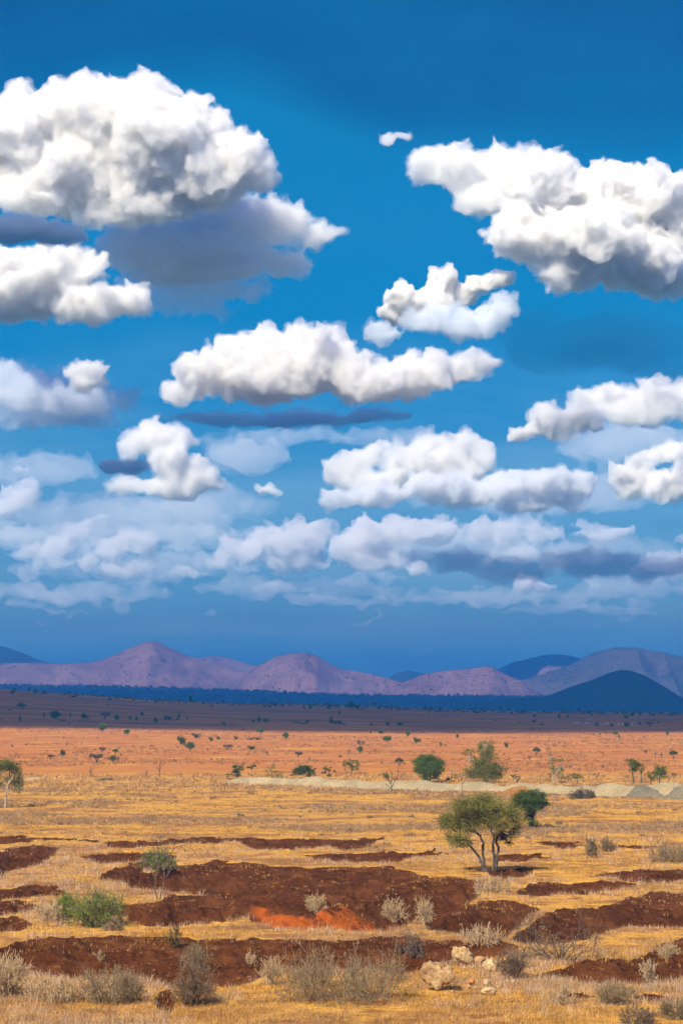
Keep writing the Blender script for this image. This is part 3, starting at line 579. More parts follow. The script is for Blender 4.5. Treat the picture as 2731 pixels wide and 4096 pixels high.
def shrub(name, box, label, cat, stemmat, leafmat=None, seed=1, stems=14, depth=2, kids=3, spread=.7, lean=.8, r=None, leafn=0, lsize=.8, droop=0., group=None, rmin=.2, upright=.5, base_w=.15):
    rng = np.random.default_rng(seed); p, w, h, pxm = frame(*box)
    root = tag(empty(name, p), label, cat, group); segs = []; tips = []
    for k in range(stems):
        a = rng.uniform(0, 2*math.pi); l = rng.uniform(.1, 1)*lean
        d = np.array([math.cos(a)*l*w/h, math.sin(a)*l*w/h, rng.uniform(upright, 1.)])
        twigs([math.cos(a)*w*base_w*rng.random(), math.sin(a)*w*base_w*rng.random(), -.05], d, h*rng.uniform(.35, .62), (r or .02*h), depth, rng, segs, tips, spread, kids, rmin*pxm, droop)
    pts = np.array([s[1] for s in segs]); k = max(.05, h/np.percentile(pts[:, 2], 99)); kx = w/2/np.percentile(np.abs(pts[:, 0]), 97)
    S = np.array([kx, kx, k]); segs = [(s[0]*S, s[1]*S, s[2], s[3]) for s in segs if s[1][2] > -.1]
    part('stems', *tubes(segs, 3), stemmat, root)
    if leafn:
        tp = np.array([s[1] for s in segs]); C = tp[rng.integers(0, len(tp), leafn)]+rng.normal(size=(leafn, 3))*pxm*1.6
        C = C[C[:, 2] > 0]; part('foliage', *leaves(C, pxm*.55*lsize, rng, .5), leafmat, root)
    return root

# ------------------------------------------------------------------ named trees
tree('acacia_tree', (1752,2074,3160,3482),
     [(-.02,.80,.24,.17),(-.26,.66,.20,.19),(-.40,.62,.12,.14),(.20,.76,.22,.16),(.40,.68,.17,.17),(.46,.56,.08,.1),(.05,.88,.26,.10),(-.2,.82,.2,.13),(.0,.66,.22,.14),(-.26,.40,.16,.11),(-.38,.44,.10,.08),(.30,.42,.15,.07),(.42,.48,.10,.06),(-.14,.36,.08,.07),(.36,.36,.06,.05),(.22,.58,.16,.09),(-.12,.56,.13,.10)],
     [[(.09,0),(.05,.12),(.04,.28),(.03,.42),(-.06,.50)],[(.085,0),(.03,.10),(-.03,.22),(-.13,.35),(-.22,.43)],[(.18,.0),(.175,.15),(.17,.30),(.16,.42),(.14,.56)],[(.185,0),(.22,.18),(.235,.30),(.20,.40),(.26,.50)]],
     'spreading olive-leaved acacia on several dark stems, standing above the dug gullies', 'tree', LF_OLIVE, BARKD, seed=2, dens=.30, lsize=1.15, rt=.020, cl=15, clump=.21)
tree('bush_tree', (2026,2190,3152,3308), [(-.1,.75,.30,.20),(.15,.78,.28,.22),(.3,.62,.20,.18),(-.3,.6,.16,.16),(.05,.55,.25,.16),(.02,.3,.14,.2),(.06,.14,.16,.12),(.1,.92,.12,.08),(-.42,.55,.1,.14)],
     [[(.03,0),(.05,.25),(.0,.5)],[(.06,0),(.12,.3),(.15,.55)]], 'dense dark green tree right behind the spreading acacia', 'tree', leaf_mat('leaf_mid', ((.045, .08, .016), (.08, .12, .025), (.11, .12, .035))), BARKD, seed=3, dens=.95, rt=.04, clump=.21, cl=16)
tree('weeping_tree', (-25,106,3028,3228), [(-.05,.85,.24,.13),(.22,.80,.22,.14),(-.3,.78,.2,.12),(.36,.66,.12,.12),(-.3,.52,.2,.12),(.25,.48,.2,.14),(.0,.6,.16,.08),(.28,.36,.12,.10),(-.38,.40,.1,.1),(.4,.5,.08,.12)],
     [[(-.08,0),(-.07,.20),(-.06,.28)],[(-.07,.05),(-.04,.3),(.02,.55),(.05,.75)],[(-.02,.3),(-.15,.5)],[(.02,.5),(.2,.65)]], 'thin-trunked green tree with hanging twigs at the left edge', 'tree', LF_GREEN, BARKW, seed=4, dens=.45, lsize=.9, rt=.022, clump=.34)
tree('round_tree', (1645,1776,3014,3129), [(-.1,.72,.34,.24),(.2,.68,.28,.24),(-.28,.5,.2,.22),(.32,.42,.18,.22),(.0,.42,.34,.22),(.05,.94,.1,.08),(-.1,.2,.2,.15),(.2,.2,.15,.14)],
     [[(-.02,0),(-.04,.3),(-.1,.5)],[(.02,0),(.08,.3),(.15,.5)]], 'dense rounded bright green tree behind the gravel bank, left of the tall airy tree', 'tree', LF_GREEN, BARKD, seed=5, dens=1.3, clump=.2, cl=16)
tree('airy_tree', (1842,2012,2955,3128), [(.0,.92,.12,.08),(.18,.90,.09,.09),(-.02,.78,.10,.12),(.22,.74,.13,.12),(-.34,.70,.14,.08),(.08,.62,.16,.13),(-.2,.56,.10,.08),(-.1,.42,.18,.13),(.1,.34,.2,.15),(.34,.36,.14,.12),(-.18,.22,.2,.14),(.1,.15,.22,.13),(.36,.22,.14,.12),(-.38,.34,.1,.08),(.28,.58,.08,.08)],
     [[(.05,0),(.06,.3),(.07,.6),(.05,.85)],[(.07,.0),(.14,.35),(.2,.7)],[(.03,.1),(-.12,.4),(-.3,.65)],[(.1,.1),(.3,.3)]], 'tall loose-crowned tree with sky gaps, the tallest behind the gravel bank', 'tree', LF_YELL, BARKW, seed=6, dens=.75, rt=.02, clump=.36)
tree('slender_tree', (2165,2250,2986,3131), [(-.18,.92,.16,.07),(-.2,.80,.14,.08),(.08,.68,.18,.08),(.34,.66,.2,.08),(-.1,.56,.2,.08),(.3,.42,.18,.12),(.0,.36,.15,.12),(.42,.3,.1,.12),(-.1,.2,.12,.1),(.2,.22,.12,.1)],
     [[(-.02,0),(-.04,.3),(-.1,.55),(-.22,.72)],[(.12,0),(.2,.2),(.3,.4)],[(-.03,.3),(.1,.42),(.4,.46)]], 'tall thin tree with a bare white stem, rising behind the gravel bank', 'tree', LF_GREEN, BARKW, seed=7, dens=.8, rt=.024, clump=.32)
tree('leaning_tree', (2238,2284,3091,3129), [(-.3,.5,.25,.25),(.2,.75,.3,.2),(.3,.4,.2,.2),(-.3,.2,.25,.2)], [[(.25,0),(.05,.5),(.15,.7)]], 'small leaning green tree between the white-stemmed tree and a round one', 'tree', LF_GREEN, BARKD, seed=8, dens=1)
tree('small_tree', (2277,2323,3085,3131), [(0,.68,.38,.22),(.2,.72,.28,.2),(-.2,.6,.28,.2),(.1,.5,.35,.14)], [[(.08,0),(.05,.25),(-.05,.5)]], 'small round-headed green tree behind the bank, right of the leaning one', 'tree', LF_GREEN, BARKD, seed=9, dens=1.4, rt=.05)
tree('sparse_tree', (2358,2396,3087,3123), [(-.2,.7,.3,.18),(.2,.8,.3,.16),(.1,.6,.3,.14)], [[(.05,0),(.0,.4),(-.1,.6)],[(.05,0),(.12,.5)]], 'thin grey-green sapling tree with see-through crown, behind the gravel bank', 'tree', LF_DULL, TWIG, seed=10, dens=.4)
tree('twin_tree', (2490,2574,3028,3131), [(-.2,.88,.26,.11),(-.18,.7,.24,.13),(.15,.66,.3,.15),(.3,.5,.2,.14),(-.05,.5,.25,.14),(.0,.78,.25,.12)], [[(-.08,0),(-.1,.3),(-.14,.55)],[(.3,.05),(.28,.35)]], 'upright two-tiered green tree above the grey rubble mounds', 'tree', LF_GREEN, BARKD, seed=11, dens=1.1, rt=.03)
tree('broad_tree', (2572,2664,3055,3135), [(.15,.78,.28,.17),(.3,.6,.2,.2),(-.05,.62,.25,.18),(-.35,.5,.18,.18),(-.25,.3,.22,.14),(.2,.42,.28,.16),(.0,.4,.2,.14)], [[(.1,0),(.12,.3),(.15,.55)],[(-.25,0),(-.28,.3)]], 'spreading green tree above the rubble, right of the two-tiered tree', 'tree', LF_GREEN, BARKD, seed=12, dens=1.2, rt=.032)
tree('leaning_bush', (903,978,3046,3112), [(.12,.75,.33,.22),(.15,.5,.34,.25),(.1,.28,.32,.2),(-.35,.2,.16,.2)], [], 'dense dark green bush tapering downward at the left end of the gravel bank', 'bush', LF_DEEP, seed=13, dens=1.7, lsize=1.25, clump=.22)
tree('flat_bush', (984,1036,3050,3083), [(0,.62,.46,.28),(-.2,.5,.3,.25),(.2,.5,.3,.25),(0,.3,.3,.2)], [], 'low wide green bush on the orange plain, right of the downward-tapering one', 'bush', LF_DEEP, seed=14, dens=1.7, lsize=1.25, clump=.22)
tree('yellow_bush', (1048,1138,3054,3112), [(-.1,.75,.22,.14),(.0,.9,.12,.1),(-.3,.5,.18,.14),(.05,.5,.2,.16),(.35,.4,.16,.1),(-.2,.25,.2,.14),(.2,.2,.2,.14)], [[(0,0),(-.05,.4),(-.1,.6)],[(.02,0),(.2,.3)]], 'open yellow-green bushy tree behind the gravel bank', 'bush', LF_YELL, BARK, seed=15, dens=.8, clump=.36)
tree('domed_bush', (1168,1270,3056,3114), [(-.1,.6,.35,.32),(.1,.62,.28,.28),(-.3,.4,.22,.3),(.2,.35,.22,.28),(.38,.4,.1,.12),(.46,.7,.05,.1)], [], 'wide domed dark green bush on the crest of the gravel bank', 'bush', LF_DEEP, seed=16, dens=1.7, lsize=1.25, clump=.22)
tree('drooping_bush', (1278,1340,3054,3120), [(-.1,.78,.3,.18),(.15,.7,.25,.16),(-.2,.55,.25,.2),(.1,.45,.25,.2),(.2,.22,.14,.18),(.42,.55,.08,.06)], [], 'drooping dark green bush, second of the bushes right of the domed one', 'bush', LF_DEEP, seed=17, dens=1.6, lsize=1.25, clump=.22)
bpy.data.objects['drooping_bush']['label'] = 'drooping dark green bush leaning right, just right of the domed bush'
tree('willowy_tree', (1366,1442,3030,3092), [(-.2,.75,.25,.22),(.1,.82,.25,.16),(.33,.7,.16,.25),(-.36,.45,.13,.3),(0,.5,.3,.25),(.3,.4,.16,.25)], [[(.02,0),(.02,.4)]], 'broad green tree with hanging sides, alone beyond the gravel bank', 'tree', LF_GREEN, BARKD, seed=18, dens=1.6, lsize=1.25, clump=.22)
tree('low_bush', (1764,1797,3102,3126), [(0,.5,.4,.4),(.2,.4,.3,.3)], [], 'low dull green bush at the right foot of the dense rounded tree', 'bush', LF_DULL, seed=19, dens=1.5)
tree('low_bush', (1793,1828,3087,3124), [(.1,.75,.3,.2),(-.2,.4,.3,.25),(.2,.45,.25,.2)], [[(.0,0),(.05,.5)]], 'small yellow-green bush between the rounded and the tall airy trees', 'bush', LF_YELL, seed=20, dens=1.1)
tree('gnarled_tree', (2032,2080,3086,3130), [(-.1,.72,.32,.2),(.2,.6,.25,.15),(-.3,.6,.2,.15)], [[(.15,0),(.1,.35),(-.05,.55)],[(.13,.2),(.3,.45),(.45,.4)]], 'small dull brown-green tree just right of the tall airy tree', 'tree', LF_DULL, BARKD, seed=21, dens=1, rt=.05)
# tuft-topped dead tree and bare pole tree in front of the bank
def bare(name, box, trunks, label, mat, seed, tuft=None, depth=2, kids=2, L=.3, rt=.02, cat='tree', spread=.7, group=None):
    rng = np.random.default_rng(seed); p, w, h, pxm = frame(*box); root = tag(empty(name, p), label, cat, group); segs = []; tips = []
    for tr in trunks:
        pts = [np.array([x*w, rng.uniform(-.05, .05)*w*i, z*h-(.1 if i == 0 else 0)]) for i, (x, z) in enumerate(tr)]
        s = poly(pts, max(rt*h, .3*pxm), max(rt*h*.4, .22*pxm), rng, .008*h); segs += s
        for k in range(len(s)//3, len(s), 1):
            if rng.random() < .75:
                d = s[k][1]-s[k][0]; d = d/np.linalg.norm(d)+rng.normal(size=3)*spread
                twigs(s[k][1], d, h*L*rng.uniform(.5, 1), s[k][3]*.6, depth-1, rng, segs, tips, spread, kids, .2*pxm)
    part('trunk', *tubes(segs, 5), mat, root)
    if tuft:
        leaf, lobes, n, ls = tuft; C = np.concatenate([np.array([x*w, 0, z*h])+rng.normal(size=(n, 3))*np.array([rx*w, rx*w, rz*h])*.5 for x, z, rx, rz in lobes])
        part('crown', *leaves(C, pxm*.6*ls, rng), leaf, root)
    return root
bare('dead_tree', (1524,1600,3084,3172), [[(.05,0),(.02,.35),(-.08,.62),(-.25,.75)],[(.03,.3),(.2,.6),(.38,.85)],[(.0,.5),(.1,.85)],[(.02,.25),(-.3,.45)]], 'half-dead dark tree with one green tuft, in front of the gravel bank', BARKD, 30, (LF_GREEN, [(-.28,.84,.2,.13),(-.18,.76,.12,.1)], 90, 1.1))
bare('bare_tree', (1784,1882,3071,3180), [[(.12,0),(.12,.4),(.1,.6),(-.05,.75),(-.25,.9),(-.5,.97)],[(.11,.45),(.25,.65),(.42,.72)],[(.1,.55),(.18,.8)],[(.1,.6),(.02,.85)]], 'bare pole-like tree with one long crooked arm, before the gravel bank', BARK, 31, (LF_YELL, [(.0,.75,.2,.1),(.3,.68,.15,.08)], 14, .8), rt=.013, depth=1)
# thin thorn tree in the gullies
bare('thorn_tree', (560,770,3326,3596), [[(-.12,0),(-.18,.3),(-.12,.6),(-.14,.8),(-.08,.95)],[(-.09,.93),(.08,1.0)],[(-.09,.94),(-.2,.99)],[(-.11,0),(-.03,.2),(.0,.45),(.06,.65),(.2,.77),(.45,.82)],[(.0,.35),(.18,.48),(.3,.5)],[(-.17,.35),(-.3,.5),(-.42,.56)]], 'thin leafless thorn tree on the grassy mound with bent top twigs', TWIGD, 32, rt=.009, depth=2, L=.16, kids=2)
shrub('green_bush', (575,712,3392,3472), 'bright green leafy bush behind the thin thorn tree', 'bush', TWIGD, LF_FRESH, 33, stems=26, depth=2, leafn=1500, lsize=1.4, lean=.9)
shrub('green_bush', (226,326,3568,3660), 'bright green bush, the smaller left one of the pair in the gully at left', 'bush', TWIGD, LF_FRESH, 34, stems=30, depth=2, leafn=4600, lsize=1.3)
shrub('green_bush', (290,505,3558,3694), 'large bright green bush with feathery right side in the gully at left', 'bush', TWIGD, LF_FRESH, 35, stems=40, depth=2, leafn=9500, lsize=1.25)
shrub('pale_shrub', (160,260,3598,3672), 'ash-white dry shrub beside the smaller green bush', 'shrub', TWIGP, LF_GREY, 36, stems=24, leafn=1200)
shrub('dry_shrub', (425,510,3660,3710), 'brown dry shrub at the right foot of the large green bush', 'shrub', TWIG, LF_GREY, 37, stems=26, leafn=900)
shrub('tangled_shrub', (1120,1620,3785,3985), 'huge grey-green tangled dry bush low in the middle, the biggest shrub', 'shrub', TWIG, LF_SAGE, 38, stems=95, depth=2, kids=3, leafn=6500, lsize=.6, lean=1.0, r=.009, base_w=.55, upright=.7)
shrub('tangled_shrub', (1585,1700,3718,3800), 'dark tangle of dry brush hanging over the gully edge above the rocks', 'shrub', TWIGD, LF_BROWN, 39, stems=22, depth=2, leafn=800, lsize=.7, r=.012, droop=.25)
shrub('bare_shrub', (2010,2440,3598,3822), 'wide leafless grey thorn bush at right, its dark branches fanning out', 'shrub', TWIGD, LF_BROWN, 40, stems=15, depth=3, kids=2, lean=1.1, r=.03, leafn=200, lsize=.6, upright=.3, spread=.6, base_w=.08)
shrub('bare_shrub', (2000,2260,3715,3815), 'low sprawl of grey twigs at the left foot of the leafless thorn bush', 'shrub', TWIG, LF_BROWN, 41, stems=26, depth=2, kids=2, lean=1.0, r=.012, upright=.2)
shrub('khaki_bush', (683,858,3842,4002), 'rounded khaki-yellow bush beside the small dark pit', 'shrub', TWIGB, LF_KHAKI, 42, stems=45, depth=2, leafn=5500, lsize=.75)
shrub('grey_bush', (330,580,3856,3992), 'grey-olive dry bush left of the small dark pit', 'shrub', TWIG, LF_SAGE, 43, stems=55, depth=2, leafn=4200, lsize=.7, base_w=.5)
shrub('straw_bush', (-60,128,3808,3965), 'tall pinkish straw weeds heaped at the left edge below the long gully', 'shrub', TWIGP, LF_GREY, 44, stems=60, depth=2, leafn=5000, lsize=.6, base_w=.5, upright=.8)
shrub('straw_bush', (120,330,3885,3985), 'low pinkish straw weeds between the left edge heap and the grey-olive bush', 'shrub', TWIGP, LF_GREY, 45, stems=50, depth=2, leafn=4500, lsize=.6, base_w=.5, upright=.8)
shrub('olive_bush', (1978,2100,3786,3900), 'olive bush just right of the pale boulders', 'shrub', TWIGB, LF_KHAKI, 46, stems=34, depth=2, leafn=3000, lsize=.7)
shrub('straw_bush', (1030,1135,3812,3925), 'upright pale seed-head plant left of the huge tangled bush', 'shrub', TWIGP, LF_GREY, 47, stems=34, depth=1, leafn=1500, lsize=.8, upright=.9, lean=.5)
shrub('sapling', (672,735,3690,3782), 'thin green sapling standing on the lip of the long front gully', 'plant', LF_DULL, LF_DULL, 48, stems=6, depth=2, leafn=420, lsize=.8, lean=.5, r=.01)
shrub('sprawling_plant', (740,858,3765,3862), 'grey-green sprawling plant down the side of the long front gully', 'plant', TWIG, LF_SAGE, 49, stems=20, depth=2, leafn=1400, lsize=.8, lean=1)
shrub('yellow_plant', (385,438,3785,3828), 'small yellow-leaved plant in the front gully at left', 'plant', TWIGP, LF_KHAKI, 50, stems=8, depth=1, leafn=160, lsize=1.1)
shrub('straw_bush', (975,1030,3792,3842), 'small pale dry plant alone on the wall of the front gully', 'plant', TWIGP, LF_GREY, 51, stems=12, depth=1, leafn=200)
shrub('dry_shrub', (2330,2380,3345,3425), 'thin grey dry shrub on the upper right grass', 'shrub', TWIG, LF_DULL, 52, stems=22, depth=2, leafn=260, lean=.7)
shrub('dry_shrub', (2385,2455,3345,3400), 'low olive-grey shrub right beside the thin grey one', 'shrub', TWIG, LF_SAGE, 53, stems=26, depth=2, leafn=700)
shrub('grey_bush', (2590,2760,3362,3445), 'broad grey dry bush cut by the right edge on the upper grass', 'shrub', TWIG, LF_GREY, 54, stems=36, depth=2, leafn=2600, lsize=.7, base_w=.4)
shrub('grey_bush', (2455,2600,4000,4078), 'dark grey-brown dry bush near the bottom right corner', 'shrub', TWIGD, LF_GREY, 55, stems=30, depth=2, leafn=1800, lsize=.6, base_w=.3)
shrub('grey_bush', (2620,2760,3968,4052), 'silvery dry bush cut by the right edge near the bottom', 'shrub', TWIG, LF_SAGE, 56, stems=36, depth=2, leafn=2600, lsize=.6, base_w=.4)
shrub('olive_bush', (2370,2510,3915,3998), 'olive-grey bush in front of the lower right gully', 'shrub', TWIG, LF_SAGE, 57, stems=36, depth=2, leafn=3600, lsize=.7, base_w=.3)
shrub('grey_bush', (2150,2290,3925,4000), 'greyish weedy bush right of the small stones in front', 'shrub', TWIGP, LF_GREY, 58, stems=30, depth=2, leafn=2600, lsize=.6, base_w=.4)
shrub('dry_shrub', (2280,2376,3155,3190), 'dark brown brushy shrub at the foot of the gravel bank', 'shrub', TWIGD, LF_BROWN, 59, stems=50, depth=2, leafn=420, lsize=.8)
shrub('yellow_plant', (1520,1620,3590,3680), 'pale branching plant at the mouth of the orange gully', 'plant', TWIGP, LF_KHAKI, 60, stems=18, depth=2, leafn=500, lean=.9)
shrub('yellow_plant', (1660,1730,3580,3690), 'taller yellow-green plant right of the pale branching one', 'plant', TWIGP, LF_YELL, 61, stems=16, depth=2, leafn=500, lean=.6)
shrub('yellow_plant', (1230,1310,3570,3640), 'green-yellow herbs on the grassy spur above the orange soil', 'plant', TWIGP, LF_FRESH, 62, stems=18, depth=2, leafn=600)
shrub('straw_bush', (2540,2610,3830,3910), 'pale dry twiggy plant on the lower right gully wall', 'plant', TWIGP, LF_GREY, 63, stems=20, depth=2, leafn=400)
shrub('straw_bush', (2610,2700,3755,3820), 'tussock of pale upright grass at right below the thorn bush', 'grass tussock', TWIGP, LF_GREY, 64, stems=50, depth=1, leafn=700, upright=.9)
shrub('straw_bush', (1830,2000,3690,3762), 'pale grass tussock in front of the right gully, left of the thorn bush', 'grass tussock', TWIGP, LF_GREY, 65, stems=60, depth=1, leafn=900, upright=.9, base_w=.4)
shrub('straw_bush', (1900,2040,3500,3560), 'straw-coloured weedy bush under the spreading acacia', 'shrub', TWIGP, LF_GREY, 66, stems=40, depth=2, leafn=1500, lsize=.7, base_w=.4)

# ------------------------------------------------------------------ small trees and bushes out on the plain
LMK = [(330, 'left hill shoulder'), (790, 'pointed hill'), (1010, 'saddle'), (1450, 'rounded hill'), (1790, 'tiny dark hill'), (2170, 'knobbed ridge'), (9999, 'dark cone hill')]
ORD = ['', 'second', 'third', 'fourth', 'fifth', 'sixth', 'seventh', 'eighth', 'ninth', 'tenth', 'eleventh', 'twelfth', 'thirteenth', 'fourteenth', 'fifteenth']
DARK = [(54,2777,17,14,'r'),(63,2768,12,16,'r'),(74,2759,9,9,'r'),(98,2762,8,9,'r'),(110,2761,8,8,'r'),(119,2770,12,17,'t'),(145,2778,17,20,'r'),(170,2765,7,6,'r'),(170,2780,8,8,'r'),(181,2779,14,16,'r'),(231,2770,9,6,'r'),(312,2775,6,6,'r'),(443,2803,12,12,'r'),(91,2831,28,19,'r'),(43,2842,14,6,'f'),(347,2818,8,5,'f'),(437,2824,8,5,'f'),(13,2884,16,16,'d'),(87,2888,12,22,'t'),(182,2868,11,14,'t'),(225,2877,38,34,'r'),(255,2886,22,9,'f'),(286,2868,11,14,'t'),(342,2876,24,22,'r'),(357,2880,14,22,'d'),(423,2876,34,26,'u'),(470,2880,23,19,'r'),(525,2882,12,18,'t'),(548,2886,12,20,'t'),(570,2866,16,18,'t'),(627,2893,17,20,'t'),(667,2885,16,24,'r'),(682,2882,16,17,'r'),(286,2893,9,6,'f'),(168,2890,8,6,'f'),(305,2916,13,14,'d'),
 (714,2882,11,14,'r'),(719,2870,11,14,'r'),(751,2880,16,24,'d'),(764,2808,15,20,'t'),(849,2828,15,10,'r'),(891,2808,17,15,'u'),(897,2902,18,14,'r'),(932,2824,9,9,'r'),(936,2896,9,12,'d'),(960,2822,10,8,'r'),(977,2822,8,10,'t'),(1057,2816,16,12,'u'),(1102,2827,13,16,'r'),(1153,2818,13,12,'u'),(1218,2839,9,17,'t'),(1241,2840,12,17,'r'),(1300,2822,12,9,'r'),(1314,2839,13,17,'r'),(1357,2858,13,14,'t'),(1014,2892,13,13,'r'),(1035,2892,15,22,'t'),(1063,2892,18,17,'r'),(1185,2893,24,10,'f'),(1215,2896,26,9,'f'),(1229,2889,12,12,'r'),(1323,2899,20,28,'t'),(1340,2898,13,14,'r'),(1357,2896,18,14,'r'),(1376,2900,11,8,'r'),
 (1403,2836,32,27,'r'),(1427,2838,16,14,'r'),(1438,2828,14,12,'r'),(1496,2828,24,18,'u'),(1448,2839,12,8,'r'),(1565,2830,14,10,'r'),(1585,2831,12,8,'r'),(1619,2840,10,11,'r'),(1700,2842,18,17,'r'),(1722,2844,12,16,'r'),(1759,2843,13,14,'r'),(1843,2842,12,10,'u'),(1882,2841,10,10,'r'),(1920,2842,14,12,'r'),(1934,2836,10,8,'u'),(1996,2844,13,15,'t'),(2033,2846,14,12,'r'),(2041,2859,11,13,'r'),(1714,2853,7,5,'r'),(1905,2857,8,10,'t'),(1548,2874,10,6,'f'),(1360,2898,16,12,'r'),(1484,2901,11,9,'r'),(1549,2902,16,15,'r'),(1598,2903,22,13,'r'),(1618,2892,8,6,'r'),(1743,2880,9,5,'f'),(1980,2885,10,6,'f'),
 (2089,2856,15,17,'r'),(2133,2869,14,13,'r'),(2172,2848,12,8,'r'),(2243,2846,9,15,'t'),(2271,2848,8,12,'t'),(2312,2850,14,20,'t'),(2232,2876,14,17,'t'),(2264,2875,10,15,'t'),(2329,2857,9,8,'r'),(2353,2856,16,14,'r'),(2361,2864,11,10,'r'),(2376,2850,8,11,'t'),(2400,2858,22,10,'f'),(2452,2851,8,7,'r'),(2484,2849,14,18,'u'),(2499,2874,20,14,'r'),(2521,2868,12,17,'r'),(2552,2862,18,16,'r'),(2642,2860,12,15,'r'),(2674,2865,15,15,'r'),(2691,2863,11,15,'r'),(2611,2883,11,9,'d'),(2625,2893,9,7,'r'),(2130,2894,20,14,'u'),(2164,2902,12,10,'r'),(2380,2903,18,13,'r'),(2441,2908,14,14,'r'),(2500,2908,18,20,'r'),(2552,2899,12,10,'r'),(2590,2907,24,18,'u'),(2075,2892,10,6,'f'),(2600,2864,20,10,'f')]
SUNNY = [(415,2927,38,33,'g'),(512,2944,22,28,'g'),(549,2952,9,14,'d'),(57,2989,15,14,'d'),(111,2982,13,9,'d'),(194,3008,10,13,'d'),(306,2995,10,10,'d'),(335,3012,12,12,'d'),(413,3010,24,22,'u'),(467,3014,20,21,'g'),(535,2989,9,12,'d'),(210,3038,24,21,'u'),(255,3028,26,30,'e'),(392,3051,46,36,'u'),(457,3052,28,32,'g'),(478,3050,16,34,'d'),(490,3026,13,18,'d'),(643,3105,36,62,'x'),(590,3110,18,30,'x'),(368,3105,20,36,'x'),(530,3110,16,9,'d'),
 (727,2978,30,38,'e'),(764,3005,35,38,'g'),(785,2953,27,20,'e'),(801,2955,14,24,'d'),(845,2964,15,18,'e'),(874,2958,14,16,'e'),(945,2957,15,14,'e'),(970,2924,16,16,'d'),(1044,2939,27,30,'g'),(1144,2961,22,32,'g'),(1019,2958,50,12,'w'),(912,2998,37,20,'u'),(1004,2998,28,17,'e'),(1068,3017,22,15,'d'),(1022,3013,10,14,'d'),(1194,3028,27,22,'u'),(1237,3040,18,15,'d'),(1360,3030,24,15,'d'),(1287,3018,8,12,'d'),
 (1481,2934,8,10,'e'),(1517,2934,12,15,'e'),(1527,2935,10,14,'e'),(1549,2974,30,32,'g'),(1630,2948,19,23,'g'),(1444,2976,24,17,'w'),(1440,3014,22,31,'g'),(1500,3004,17,11,'d'),(1394,3018,20,22,'x'),(1660,2971,17,24,'e'),(1674,2968,13,17,'e'),(1760,2981,11,14,'e'),(1826,2953,13,18,'e'),(2019,2990,15,24,'e'),(1595,3065,28,36,'k'),(2020,3090,24,32,'d'),(1650,2977,10,7,'d'),
 (2393,2940,7,9,'e'),(2417,2935,12,9,'e'),(2456,2946,20,24,'g'),(2468,2949,9,13,'e'),(2660,2940,12,17,'e'),(2141,3022,27,34,'k'),(2112,3037,17,18,'d'),(2273,3073,18,15,'d'),(2403,3071,21,15,'d'),(2574,3015,13,15,'k'),(2613,3028,15,22,'x'),(2637,3033,9,24,'x'),(2684,3035,30,34,'k'),(2678,2962,9,9,'d'),(2213,2983,14,7,'w'),(2497,3112,20,17,'d'),(2684,3112,36,30,'d'),(2668,3119,16,10,'d'),(1300,2975,9,8,'d'),(700,3040,10,8,'d'),(860,3050,12,9,'d'),(1730,3010,14,10,'d'),(1240,2985,12,8,'d'),(2330,2968,12,8,'w'),(1900,2965,10,7,'d'),(150,2960,10,7,'d'),(610,2985,12,8,'w'),(1110,2990,10,7,'d')]
DESC = {'r': ('dark rounded tree', 'tree'), 't': ('dark upright tree', 'tree'), 'u': ('flat-topped tree', 'tree'), 'f': ('low dark bush', 'bush'), 'd': ('grey leafless bush', 'bush'), 'g': ('green leafy tree', 'tree'), 'e': ('little green bush', 'bush'), 'x': ('dead bare tree', 'tree'), 'w': ('low spreading brown bush', 'bush'), 'k': ('grey-green tree', 'tree')}
ITEMS = [(a, 0) for a in DARK]+[(a, 1) for a in SUNNY]; KEY = {}
for (x, y, w, h, k), zn in ITEMS:
    lm = next(t for lim, t in LMK if x < lim)
    zone = ('orange plain' if zn else ('crest of the shaded plain' if y < np.interp(x, *RID)+22 else 'shaded plain'))
    KEY.setdefault((DESC[k][0], zone, lm), []).append((x, y))
def plain_label(x, y, k, zn):
    lm = next(t for lim, t in LMK if x < lim)
    zone = ('orange plain' if zn else ('crest of the shaded plain' if y < np.interp(x, *RID)+22 else 'shaded plain'))
    g = sorted(KEY[(DESC[k][0], zone, lm)]); i = g.index((x, y)); zp = zone.replace('crest of the shaded plain', 'plain crest')
    t = f'{DESC[k][0]} on the {zp} below the {lm}'
    if len(g) == 1: return t
    if i == 0: return t+', leftmost there'
    if i == len(g)-1: return t+', rightmost there'
    return t+f', {ORD[i]} from left'
